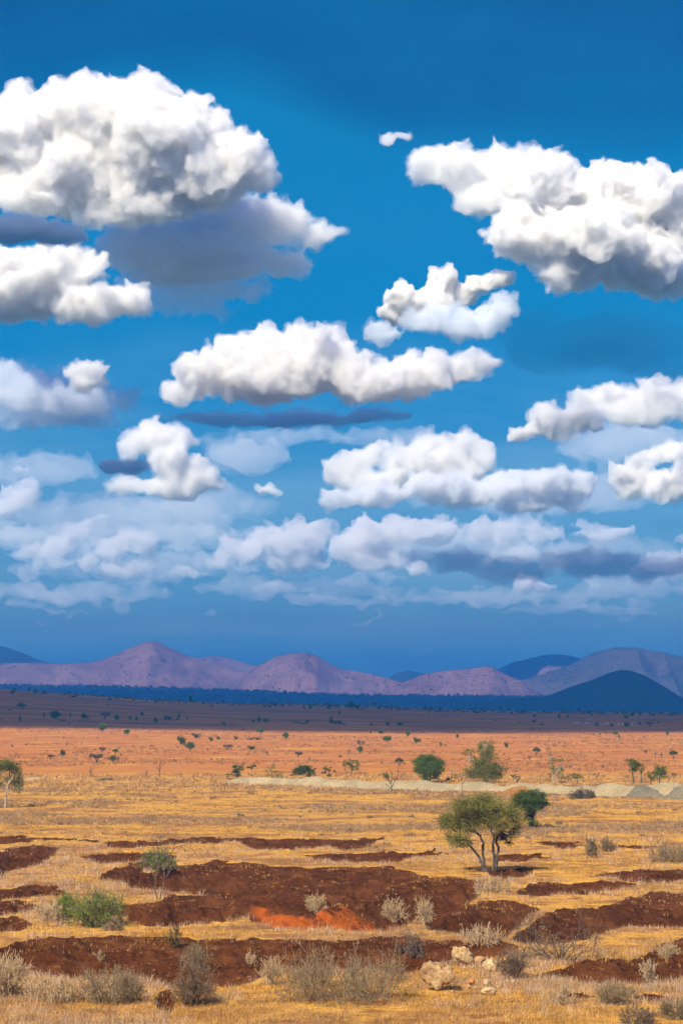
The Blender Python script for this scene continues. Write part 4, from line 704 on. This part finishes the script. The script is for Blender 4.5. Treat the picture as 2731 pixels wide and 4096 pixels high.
SHAPE = {'r': ([(0,.62,.36,.28),(-.22,.5,.25,.25),(.24,.5,.25,.25),(0,.35,.4,.22)], [[(0,0),(.02,.4)]]),
 't': ([(.05,.8,.3,.2),(-.15,.6,.3,.2),(.15,.45,.32,.2),(0,.3,.25,.18)], [[(0,0),(.03,.35)]]),
 'u': ([(0,.78,.4,.16),(-.3,.7,.22,.14),(.3,.72,.22,.14),(.05,.6,.2,.12)], [[(0,0),(-.03,.3),(-.2,.6)],[(0,0),(.04,.3),(.2,.6)]]),
 'f': ([(0,.5,.42,.4),(-.3,.4,.2,.35),(.3,.35,.2,.3)], []), 'w': ([(0,.5,.42,.35),(-.35,.3,.2,.3),(.3,.35,.25,.3)], []),
 'g': ([(0,.74,.32,.2),(-.25,.58,.24,.2),(.25,.6,.24,.2),(.0,.45,.34,.18)], [[(0,0),(.02,.25),(-.03,.5)]]),
 'e': ([(-.1,.62,.33,.28),(.2,.5,.28,.3),(0,.3,.36,.25)], [[(0,0),(0,.4)]]),
 'k': ([(0,.74,.34,.18),(-.22,.6,.24,.16),(.25,.62,.24,.16)], [[(0,0),(-.02,.3),(-.12,.55)],[(0,0),(.15,.5)]]),
 'd': ([(0,.62,.4,.26),(-.2,.5,.25,.25),(.22,.5,.25,.25)], [[(0,0),(-.1,.5)],[(0,0),(.12,.5)]])}
LEAFK = {'r': LF_DEEP, 't': LF_DEEP, 'u': LF_BROWN, 'f': LF_DEEP, 'w': LF_BROWN, 'g': LF_GREEN, 'e': LF_DEEP, 'k': LF_DULL, 'd': LF_BROWN}
GRP = {0: 'trees scattered over the shaded plain', 1: 'trees and bushes scattered over the orange plain'}
PROTO = {}
def squash_tree(k, v, x, y, w, h, label, cat, grp):
    """small far tree: crown and trunk in one mesh at this distance, shared between copies"""
    pos = place(x, y); s = pos[1]/F*1.12; key = (k, v)
    if key not in PROTO:
        rng = np.random.default_rng(hash(k) % 97+v if False else ord(k)*7+v); lobes, trunks = SHAPE[k]; segs = []; tips = []; C = []
        for tr in trunks:
            pts = [np.array([a, rng.uniform(-.05, .05)*i, b-(.05 if i == 0 else 0)]) for i, (a, b) in enumerate(tr)]; segs += poly(pts, .05, .028, rng, .01); tips.append(pts[-1])
        for (a, b, ra, rb) in lobes:
            a += rng.normal()*.06; b += rng.normal()*.04; c = np.array([a, rng.uniform(-.2, .2), b])
            if tips:
                t = min(tips, key=lambda q: np.linalg.norm(q-c)); segs += poly([t, (t+c)/2, c], .03, .014, rng, .02)
            for _ in range(9):
                d = rng.normal(size=3); d /= np.linalg.norm(d); q = c+d*np.array([ra, ra, rb])*rng.uniform(.4, 1)
                if k == 'd': segs += poly([c, (c+q)/2, q], .014, .009, rng, .02, 2)
                C.append(q+rng.normal(size=(10 if k == 'd' else 34, 3))*np.array([ra, ra, rb])*.28)
        C = np.concatenate(C); C = C[C[:, 2] > .02]
        PROTO[key] = (mesh_np('trunk', *tubes(segs, 5)) if segs else None, mesh_np('crown', *leaves(C, .05 if k != 'd' else .03, rng)))
        if segs: PROTO[key][0].materials.append(BARKD)
        PROTO[key][1].materials.append(LEAFK[k])
    tr, cr = PROTO[key]; nm = {'tree': 'plain_tree', 'bush': 'plain_bush'}[cat]
    root = tag(empty(nm, pos), label, cat, grp); root.scale = (w*s, w*s*.9, h*s)
    if tr: r = link('trunk', tr, None, root)
    link('crown', cr, None, root)
    return root
for q, ((x, y, w, h, k), zn) in enumerate(ITEMS):
    lab = plain_label(x, y, k, zn)
    if k == 'x':
        bare('plain_tree', (x-w/2, x+w/2, y-h, y), [[(0,0),(.02,.4),(-.05,.7),(.1,.98)],[(.01,.35),(-.25,.6)],[(0,.5),(.3,.75)]], lab, TWIGD, 100+q, depth=1, rt=.03, group=GRP[zn])
    else: squash_tree(k, q % 4, x, y, w, h, lab, DESC[k][1], GRP[zn])

# ------------------------------------------------------------------ low grey bushes on the near grass (copies of three)
low = []
for v in range(3):
    o = shrub('low_shrub', (1000, 1060, 3195, 3215), 'x', 'shrub', TWIG if v else TWIGD, (LF_GREY, LF_SAGE, LF_BROWN)[v], 70+v, stems=22, depth=1, leafn=220, lsize=.8, base_w=.35)
    low.append(o)
spots = [(752,3335,26),(430,3332,36),(180,3320,26),(140,3223,34),(300,3222,22),(610,3262,26),(20,3228,30),(100,3215,22),(900,3290,24),(1140,3276,22),(1205,3265,26),(1060,3240,20),(965,3262,40),(505,3325,26),(1320,3218,28),(1290,3340,34),(1350,3330,24),(1640,3340,46),(1480,3268,34),(1405,3255,26),(1560,3210,24),(1640,3265,28),(1545,3375,40),(2190,3345,34),(2230,3292,40),(2370,3290,50),(2480,3285,24),(2550,3250,30),(2630,3280,34),(2690,3240,26),(2440,3255,22),(2700,3300,30),(2555,3340,26),(1500,3385,26),(1460,3150,26),(1240,3172,24),(860,3192,34),(620,3196,22),(1010,3175,40),(705,3205,24),(1120,3190,28),(1740,3190,30),(2110,3350,26),(2660,3175,30)]
KEYL = {}
for x, y, w in spots: KEYL.setdefault((x//480, y > 3240), []).append((x, y))
LN = ['left edge', 'thorn tree', 'gravel bank tip', 'half-dead tree', 'spreading acacia', 'right edge']
for i, (x, y, w) in enumerate(spots):
    src = low[i % 3]
    if i < 3: o = src; kids_ = []
    else:
        o = src.copy(); COL.objects.link(o)
        for ch in list(src.children):
            c = ch.copy(); COL.objects.link(c); c.parent = o
    ps = place(x, y); o.location = ps; k = w*ps[1]/F/(60*place(1030, 3215)[1]/F); o.scale = (k, k, k*RNG.uniform(.8, 1.2)); o.rotation_euler = (0, 0, RNG.uniform(0, 6.28))
    g = sorted(KEYL[(x//480, y > 3240)]); n = g.index((x, y)); hue = ('grey-straw', 'sage-grey', 'brownish')[i % 3]
    o['label'] = f'low {hue} shrub on the {"nearer" if y > 3240 else "farther"} golden grass, near the {LN[min(5, int(x//480))]}, {"first" if n == 0 else ORD[n]} from left'
    o['category'] = 'shrub'; o['group'] = 'low shrubs dotted over the golden grass'

# ------------------------------------------------------------------ grass and weeds
def blades(pos, hgt, wid, nb, spread, rng, lean=.5, tone=None, curl=.35):
    n = len(pos); P = np.repeat(pos, nb, 0); k = n*nb; a = rng.uniform(0, 2*math.pi, k); l = rng.uniform(.05, 1, k)*lean
    hh = np.repeat(hgt, nb)*rng.uniform(.5, 1.15, k); ww = np.repeat(wid, nb)
    off = rng.normal(size=(k, 2))*np.repeat(spread, nb)[:, None]; b = P.copy(); b[:, :2] += off; b[:, 2] -= .02
    d = np.stack([np.cos(a)*l, np.sin(a)*l, np.ones(k)], 1)
    side = np.stack([np.cos(a+1.57+rng.uniform(-.8, .8, k)), np.sin(a+1.57+rng.uniform(-.8, .8, k)), np.zeros(k)], 1)*(ww*.5)[:, None]
    mid = b+d*(hh*.55)[:, None]; tip = b+d*hh[:, None]; tip[:, :2] += d[:, :2]*(hh*curl)[:, None]; tip[:, 2] -= hh*curl*.4*l
    V = np.stack([b-side, b+side, mid+side*.7, tip, mid-side*.7], 1).reshape(-1, 3)
    i = np.arange(k)*5; T = np.concatenate([np.stack([i, i+1, i+2], 1), np.stack([i, i+2, i+4], 1), np.stack([i+4, i+2, i+3], 1)])
    return V, T, np.repeat(np.repeat(tone, nb, 0), 5, 0)
def scatter(n, r0, r1, rng, c0=-300, c1=3030):
    row = rng.uniform(r0, r1, n); col = rng.uniform(c0, c1, n); y = F*H/(row-HOR); x = (col-CX)/F*y
    z, soil, rust = land(x, y, True); return np.stack([x, y, z], 1), soil, rust
rng = np.random.default_rng(5)
G1 = np.array([.55, .30, .06]); G2_ = np.array([.68, .44, .14]); G3 = np.array([.29, .155, .06]); G4 = np.array([.46, .30, .19])
def tones(P, rng):
    a = sstep(-.25, .35, fbm(P[:, :2]/5, 4, 61))[:, None]; b = sstep(.0, .5, fbm(P[:, :2]/9, 4, 66))[:, None]; r = rng.uniform(0, 1, (len(P), 1))
    c = G1*(1-a*.6)+G2_*a*.6; c = c*(1-b*.75)+G4*b*.75; e = sstep(.05, .4, fbm(P[:, :2]*np.array([.10, .16]), 4, 72))[:, None]; c = c*(1-e*.5)+G3*e*.5; return np.where(r < .2, G3, np.where(r > .9, G4, c))*rng.uniform(.7, 1.15, (len(P), 1))*(1-.3*sstep(.1,.5,fbm(P[:, :2]/2.2, 3, 69)))[:, None]
P, so, ru = scatter(115000, 3160, 4330, rng); rim_ = land(P[:, 0], P[:, 1], 2)[2]; dn = fbm(P[:, :2]/3.2, 4, 91)
keep = ((so < .25) & (rng.random(len(P)) < sstep(-.55, .15, dn)*.9+.1)) | (rng.random(len(P)) < .03+.5*rim_**2*(dn > -.35)); P = P[keep]; s = P[:, 1]/2437.
V, T, C = blades(P, rng.uniform(.07, .2, len(P)), np.maximum(s*.36, .008), 7, np.full(len(P), .11), rng, .8, tones(P, rng))
GM = island_mat('dry_grass_blades', None, .2); me = mesh_np('dry_grass', V, T); cattr(me, 'tone', C)
tag(link('dry_grass', me, GM), 'short golden dry grass covering the near ground', 'grass', kind='stuff')
# weeds: on the near lips of the gullies and in drifts
P, so, ru = scatter(60000, 3330, 4330, rng)
far_ = land(P[:, 0], P[:, 1]+P[:, 1]*.02, True)[1]; lip = (far_ > .4) & (so < .3); dr = fbm(np.stack([P[:, 0]/7, P[:, 1]/4], 1), 4, 97)
row_ = HOR+F*H/P[:, 1]; col_ = CX+F*P[:, 0]/P[:, 1]
drift = (dr > .2)*.26+((row_ > 3835) & (row_ < 4020))*(dr > -.1)*.28+((col_ < 760) & (row_ > 3420) & (row_ < 3560))*.25+((row_ > 3395) & (row_ < 3450))*.10
keep = (so < .4) & (rng.random(len(P)) < np.clip(drift+lip*.12, 0, 1)); P = P[keep]; s = P[:, 1]/2437.
tn = np.where(rng.random((len(P), 1)) < .7, np.array([[.50, .35, .235]]), np.array([[.36, .25, .14]]))*rng.uniform(.75, 1.15, (len(P), 1))
P2, so2, _ = scatter(26000, 3140, 3345, rng); d2 = fbm(np.stack([P2[:, 0]/14, P2[:, 1]/9], 1), 4, 98); P2 = P2[(d2 > .12) & (so2 < .4)]; k2 = rng.random((len(P2), 1))
P = np.concatenate([P, P2]); s = P[:, 1]/2437.; tn = np.concatenate([tn, np.where(k2 < .5, np.array([[.24, .155, .085]]), np.array([[.36, .24, .14]]))*rng.uniform(.7, 1.2, (len(P2), 1))])
V, T, C = blades(P, rng.uniform(.14, .36, len(P)), np.maximum(s*.30, .008), 13, np.full(len(P), .10), rng, .75, tn, .2)
me = mesh_np('dry_weeds', V, T); cattr(me, 'tone', C)
tag(link('dry_weeds', me, GM), 'pinkish pale dry weeds along the gully lips', 'weeds', kind='stuff')
# clods and stones in the gullies
P, so, ru = scatter(9000, 3340, 4100, rng, 0, 2731); P = P[(so > .5) & (fbm(P[:, :2]/2.5, 3, 44) > -.1)][:2600]
CL = bark_mat('earth_clod', (.05, .016, .006), (.20, .085, .035), .8)
blobs('earth_clods', P, rng.choice([.03, .05, .09], len(P), p=[.6, .3, .1]), CL, 'clods and small stones strewn over the bare red-brown gully soil', 'clods', .7)
# sparse tufts out on the orange plain
n = 16000; rw = rng.uniform(2925, 3165, n); cl_ = rng.uniform(-300, 3030, n); y = np.interp(rw, [2925, 3165], [1, 0]); y = F*H/(rw-HOR); x = (cl_-CX)/F*y
P = np.stack([x, y, land(x, y)], 1); dn = fbm(np.stack([x/30, y/30], 1), 4, 33); near_b = (rw > 3095); P = P[(dn > .1) | near_b]; s = P[:, 1]/2437.
tn = np.where(P[:, 1:2] < 300, np.array([[.36, .215, .10]]), np.array([[.30, .15, .07]]))*rng.uniform(.6, 1.4, (len(P), 1))
V, T, C = blades(P, rng.uniform(.15, .45, len(P)), s*.5, 7, s*1.2, rng, .8, tn, .2)
me = mesh_np('plain_tufts', V, T); cattr(me, 'tone', C)
tag(link('plain_tufts', me, GM), 'brown tufts scattered over the orange plain', 'grass', kind='stuff')

# ------------------------------------------------------------------ rocks, banks and mounds
def rock_mat(name, a, b, c):
    m, nt, p = new_mat(name); g = N(nt, 'ShaderNodeTexCoord').outputs['Object']
    k = mixc(nt, ramp(nt, noise(nt, g, 4, 6, .65), .38, .62), a, b); k = mixc(nt, ramp(nt, noise(nt, g, 11, 4, .6), .56, .68), k, c)
    nt.links.new(k, p.inputs['Base Color']); bp = N(nt, 'ShaderNodeBump'); bp.inputs['Strength'].default_value = .8; bp.inputs['Distance'].default_value = .08
    nt.links.new(noise(nt, g, 9, 6, .7), bp.inputs['Height']); nt.links.new(bp.outputs[0], p.inputs['Normal']); return m
RK = rock_mat('limestone', (.44, .30, .15), (.29, .17, .08), (.12, .065, .035)); RK2 = rock_mat('limestone_pale', (.50, .36, .20), (.38, .25, .13), (.22, .13, .065)); RK3 = rock_mat('laterite', (.42, .17, .06), (.34, .12, .04), (.2, .08, .03))
def rock(box, label, mat, seed, sub=4, rough=.28, flat=1., cat='rock', name='boulder', group=None, sink=.15):
    rng = np.random.default_rng(seed); p, w, h, pxm = frame(*box); iv, fi = ico(sub); v = iv.copy()
    for _ in range(9):      # chip flat faces off a ball
        d = rng.normal(size=3); d /= np.linalg.norm(d); k = rng.uniform(.55, .85); t = v@d; v = v-np.outer(np.clip(t-k, 0, None), d)
    v = v*(1+fbm(v*1.6+seed, 4, seed)*rough)[:, None]+np.stack([fbm(v*4+s, 3, seed+s) for s in (1, 2, 3)], 1)*rough*.16
    v = v-(v.max(0)+v.min(0))/2; v = v/(v.max(0)-v.min(0)); v = v*np.array([w, w*.8*flat, h*(1+sink)]); v[:, 2] += h*(1+sink)/2-h*sink
    o = link(name, mesh_np(name, v, fi), mat, None, p); return tag(o, label, cat, group)
rock((1677,1812,3828,3946), 'big pale brown boulder with a dark undercut, largest of the rocks', RK, 5, rough=.36)
rock((1800,1888,3772,3842), 'upright pale boulder standing at the back of the rocks', RK, 9, rough=.32)
rock((1888,1935,3810,3847), 'smooth rounded brown rock between the upright boulder and the angular one', rock_mat('sandstone', (.42, .24, .11), (.36, .19, .085), (.3, .16, .07)), 12, rough=.1)
rock((1920,1984,3818,3872), 'pale angular boulder beside the olive bush', RK2, 17, rough=.3)
rock((1865,1892,3893,3926), 'small orange-red rock in the middle of the stones', RK3, 21, 3, .3, name='rock')
rock((1923,1956,3899,3927), 'small knobbly cream rock right of the orange-red one', RK2, 25, 3, .4, name='rock')
rock((1914,1982,3930,3962), 'low flat cream rock in front of the other stones', RK2, 27, 4, .3, name='rock')
for i, (x, y, w) in enumerate([(1868,3934,16),(1803,3952,13),(1850,3862,18),(1880,3860,9),(1902,3925,12),(1905,3838,14),(2030,3902,16),(2046,3918,20),(2036,3940,18),(1985,3936,14),(1848,3882,10),(1780,3955,12)]):
    rock((x-w/2, x+w/2, y-w*.75, y), 'small loose stone scattered among the boulders', (RK2, RK, RK3)[(0,0,0,0,0,1,0,0,2,0,0,1)[i]], 40+i, 3, .3, name='stone', cat='stone', group='loose stones among the boulders')
for i, (x, y, w, h) in enumerate([(185,3113,18,9),(228,3117,13,9),(210,3110,9,6),(246,3112,20,8),(330,3118,12,7),(346,3117,10,5)]):
    rock((x-w/2, x+w/2, y-h, y), ['flat cream rock at the end of the pale bank, near the left-edge tree','rounded cream rock below the farther flat one, left plain','tiny cream rock between two larger ones on the left plain','long flat tan rock, rightmost of the left group','white rock alone between the pale bank and dark soil mound','tan rock right beside the lone white rock'][i], RK2, 60+i, 3, .25, name='rock')
def gravel_mat(name, a, b, c, sc_=1.5):
    m, nt, p = new_mat(name); P = geo(nt).outputs['Position']
    k = mixc(nt, ramp(nt, noise(nt, P, .25*sc_, 5, .6), .38, .62), a, b); k = mixc(nt, ramp(nt, noise(nt, P, 1.6*sc_, 4, .7), .55, .68, 0, .85), k, c)
    nt.links.new(k, p.inputs['Base Color']); bp = N(nt, 'ShaderNodeBump'); bp.inputs['Strength'].default_value = 1; bp.inputs['Distance'].default_value = .45
    nt.links.new(noise(nt, P, 1.8*sc_, 6, .7), bp.inputs['Height']); nt.links.new(bp.outputs[0], p.inputs['Normal']); return m
def bank(name, base_c, crest_c, label, mat, x0, x1, seed, cat='bank', thick=1., nu=None):
    u = np.linspace(x0, x1, nu or int((x1-x0)/3)); nu = len(u); v = np.linspace(-1, 1, 30)
    yb = F*H/(np.interp(u, *base_c)-HOR); rc = np.interp(u, *crest_c); rc = rc+fbm(np.stack([u/26, u*0], 1), 3, seed)*.9
    hgt = H-(rc-HOR)/F*(yb+2); hgt = np.maximum(hgt, .02); W = np.maximum(hgt*2.4, .5)*thick
    U, Vv = np.meshgrid(u, v); Yc = yb+W; Y = Yc+Vv*W; X = (U-CX)/F*Y
    pr = (1-np.abs(Vv)**1.5); Z = hgt*pr-.06
    nz_ = fbm(np.stack([X.ravel()*.45, Y.ravel()*.6], 1), 5, seed+3).reshape(X.shape); fl = fbm(np.stack([(X*.8+Y*.5).ravel(), Y.ravel()*.15], 1), 4, seed+5).reshape(X.shape)
    Z += (nz_*.16+fl*.10)*hgt*np.clip((1-np.abs(Vv))*3, 0, 1); Y = Y+fl*.25*hgt*(1-np.abs(Vv))
    ii, jj = np.meshgrid(np.arange(29), np.arange(nu-1), indexing='ij'); q = np.stack([ii*nu+jj, ii*nu+jj+1, (ii+1)*nu+jj+1, (ii+1)*nu+jj], -1).reshape(-1, 4)
    return tag(link(name, mesh_np(name, np.stack([X, Y, Z], -1).reshape(-1, 3), q), mat), label, cat)
bank('gravel_bank', curve((880,3126),(1000,3136),(1300,3147),(1560,3156),(1800,3162),(2100,3168),(2300,3178),(2500,3186),(2900,3194)), curve((880,3126),(905,3116),(960,3107),(1100,3106),(1280,3108),(1330,3118),(1500,3119),(1700,3122),(1840,3127),(1960,3127),(2015,3136),(2060,3128),(2200,3129),(2350,3133),(2500,3139),(2600,3140),(2640,3134),(2680,3134),(2740,3142),(2900,3146)),
     'long pale beige gravel bank running across the plain to the right edge', gravel_mat('pale_gravel', (.42, .33, .19), (.33, .26, .155), (.52, .42, .27)), 880, 2900, 3)
bank('dirt_heap', curve((1960,3178),(2140,3178)), curve((1960,3178),(2000,3160),(2060,3140),(2095,3136),(2130,3160),(2140,3178)), 'orange dirt heap pushed against the gravel bank behind the acacia', gravel_mat('orange_dirt', (.42, .20, .06), (.33, .14, .04), (.5, .3, .13), 2), 1962, 2138, 7, 'heap', .7)
GREYG = gravel_mat('grey_rubble', (.25, .21, .13), (.19, .17, .125), (.33, .29, .22), 2.2)
bank('rubble_mound', curve((2480,3189),(2680,3189)), curve((2480,3189),(2500,3172),(2530,3148),(2563,3139),(2600,3143),(2640,3158),(2680,3189)), 'grey-green rubble mound in front of the gravel bank, fully in view', GREYG, 2482, 2678, 11, 'mound', .9)
bank('rubble_mound', curve((2610,3194),(3000,3194)), curve((2610,3194),(2650,3172),(2690,3150),(2740,3138),(2800,3140),(2900,3150),(3000,3194)), 'grey rubble mound cut by the right edge', GREYG, 2612, 2998, 13, 'mound', .9)
bank('soil_mound', curve((380,3119),(490,3119)), curve((380,3119),(400,3110),(420,3103),(445,3103),(470,3112),(490,3119)), 'low dark brown soil mound on the left plain', gravel_mat('brown_soil', (.10, .06, .035), (.07, .04, .025), (.14, .09, .05), 2), 381, 489, 15, 'mound', .8)
bank('gravel_bank', curve((80,3116),(185,3116)), curve((80,3116),(110,3106),(140,3103),(165,3106),(185,3116)), 'short whitish gravel heap on the left plain beside the left-edge tree', gravel_mat('whitish_gravel', (.44, .34, .2), (.38, .28, .17), (.52, .42, .28), 2), 82, 183, 17, 'heap', .8)
# pale goats far off
def goat():
    bm = bmesh.new(); J = [((0,0,.55),.16),((.32,0,.57),.15),((-.3,0,.57),.15),((.48,0,.74),.09),((.62,0,.80),.07),((.74,0,.72),.045),((-.4,0,.66),.03)]
    vs = [bm.verts.new(j[0]) for j in J]; rad = [j[1] for j in J]
    for a, b in ((0,1),(0,2),(1,3),(3,4),(4,5),(2,6)): bm.edges.new((vs[a], vs[b]))
    for sx_, top in ((.30,1),(-.28,2)):
        for sy in (-.1,.1):
            k = vs[top]
            for q, r in (((sx_+.02*(1 if sx_ < 0 else -1), sy, .34),.055),((sx_, sy, .17),.035),((sx_, sy, .0),.035)):
                n = bm.verts.new(q); rad.append(r); bm.edges.new((k, n)); k = n
    me = bpy.data.meshes.new('goat'); bm.to_mesh(me); bm.free(); o = bpy.data.objects.new('goat_core', me); COL.objects.link(o)
    sk = o.modifiers.new('skin', 'SKIN')
    for v, r in zip(me.skin_vertices[0].data, rad): v.radius = (r, r)
    me.skin_vertices[0].data[0].use_root = True
    s = o.modifiers.new('sub', 'SUBSURF'); s.levels = 1
    out = bpy.data.meshes.new_from_object(o.evaluated_get(bpy.context.evaluated_depsgraph_get())); bpy.data.objects.remove(o); return out
gm_ = goat(); gm_.materials.clear(); gm_.materials.append(bark_mat('goat_coat', (.75, .70, .62), (.62, .55, .46), 2))
for i, (x, y) in enumerate([(2293,2896),(2300,2893),(2306,2894),(2311,2895),(2334,2897),(2342,2897),(2349,2897),(2354,2897),(2391,2899),(2410,2900),(2424,2898),(2468,2899),(2483,2899),(2486,2900),(2523,2900),(2356,2881)]):
    o = link('goat', gm_, None, None, place(x, y)); o.rotation_euler = (0, 0, RNG.uniform(0, 6.28)); o.scale = (.8,)*3; tag(o, 'tiny pale goat of the scattered herd on the shaded plain below the dark cone hill', 'goat', 'goat herd on the shaded plain')
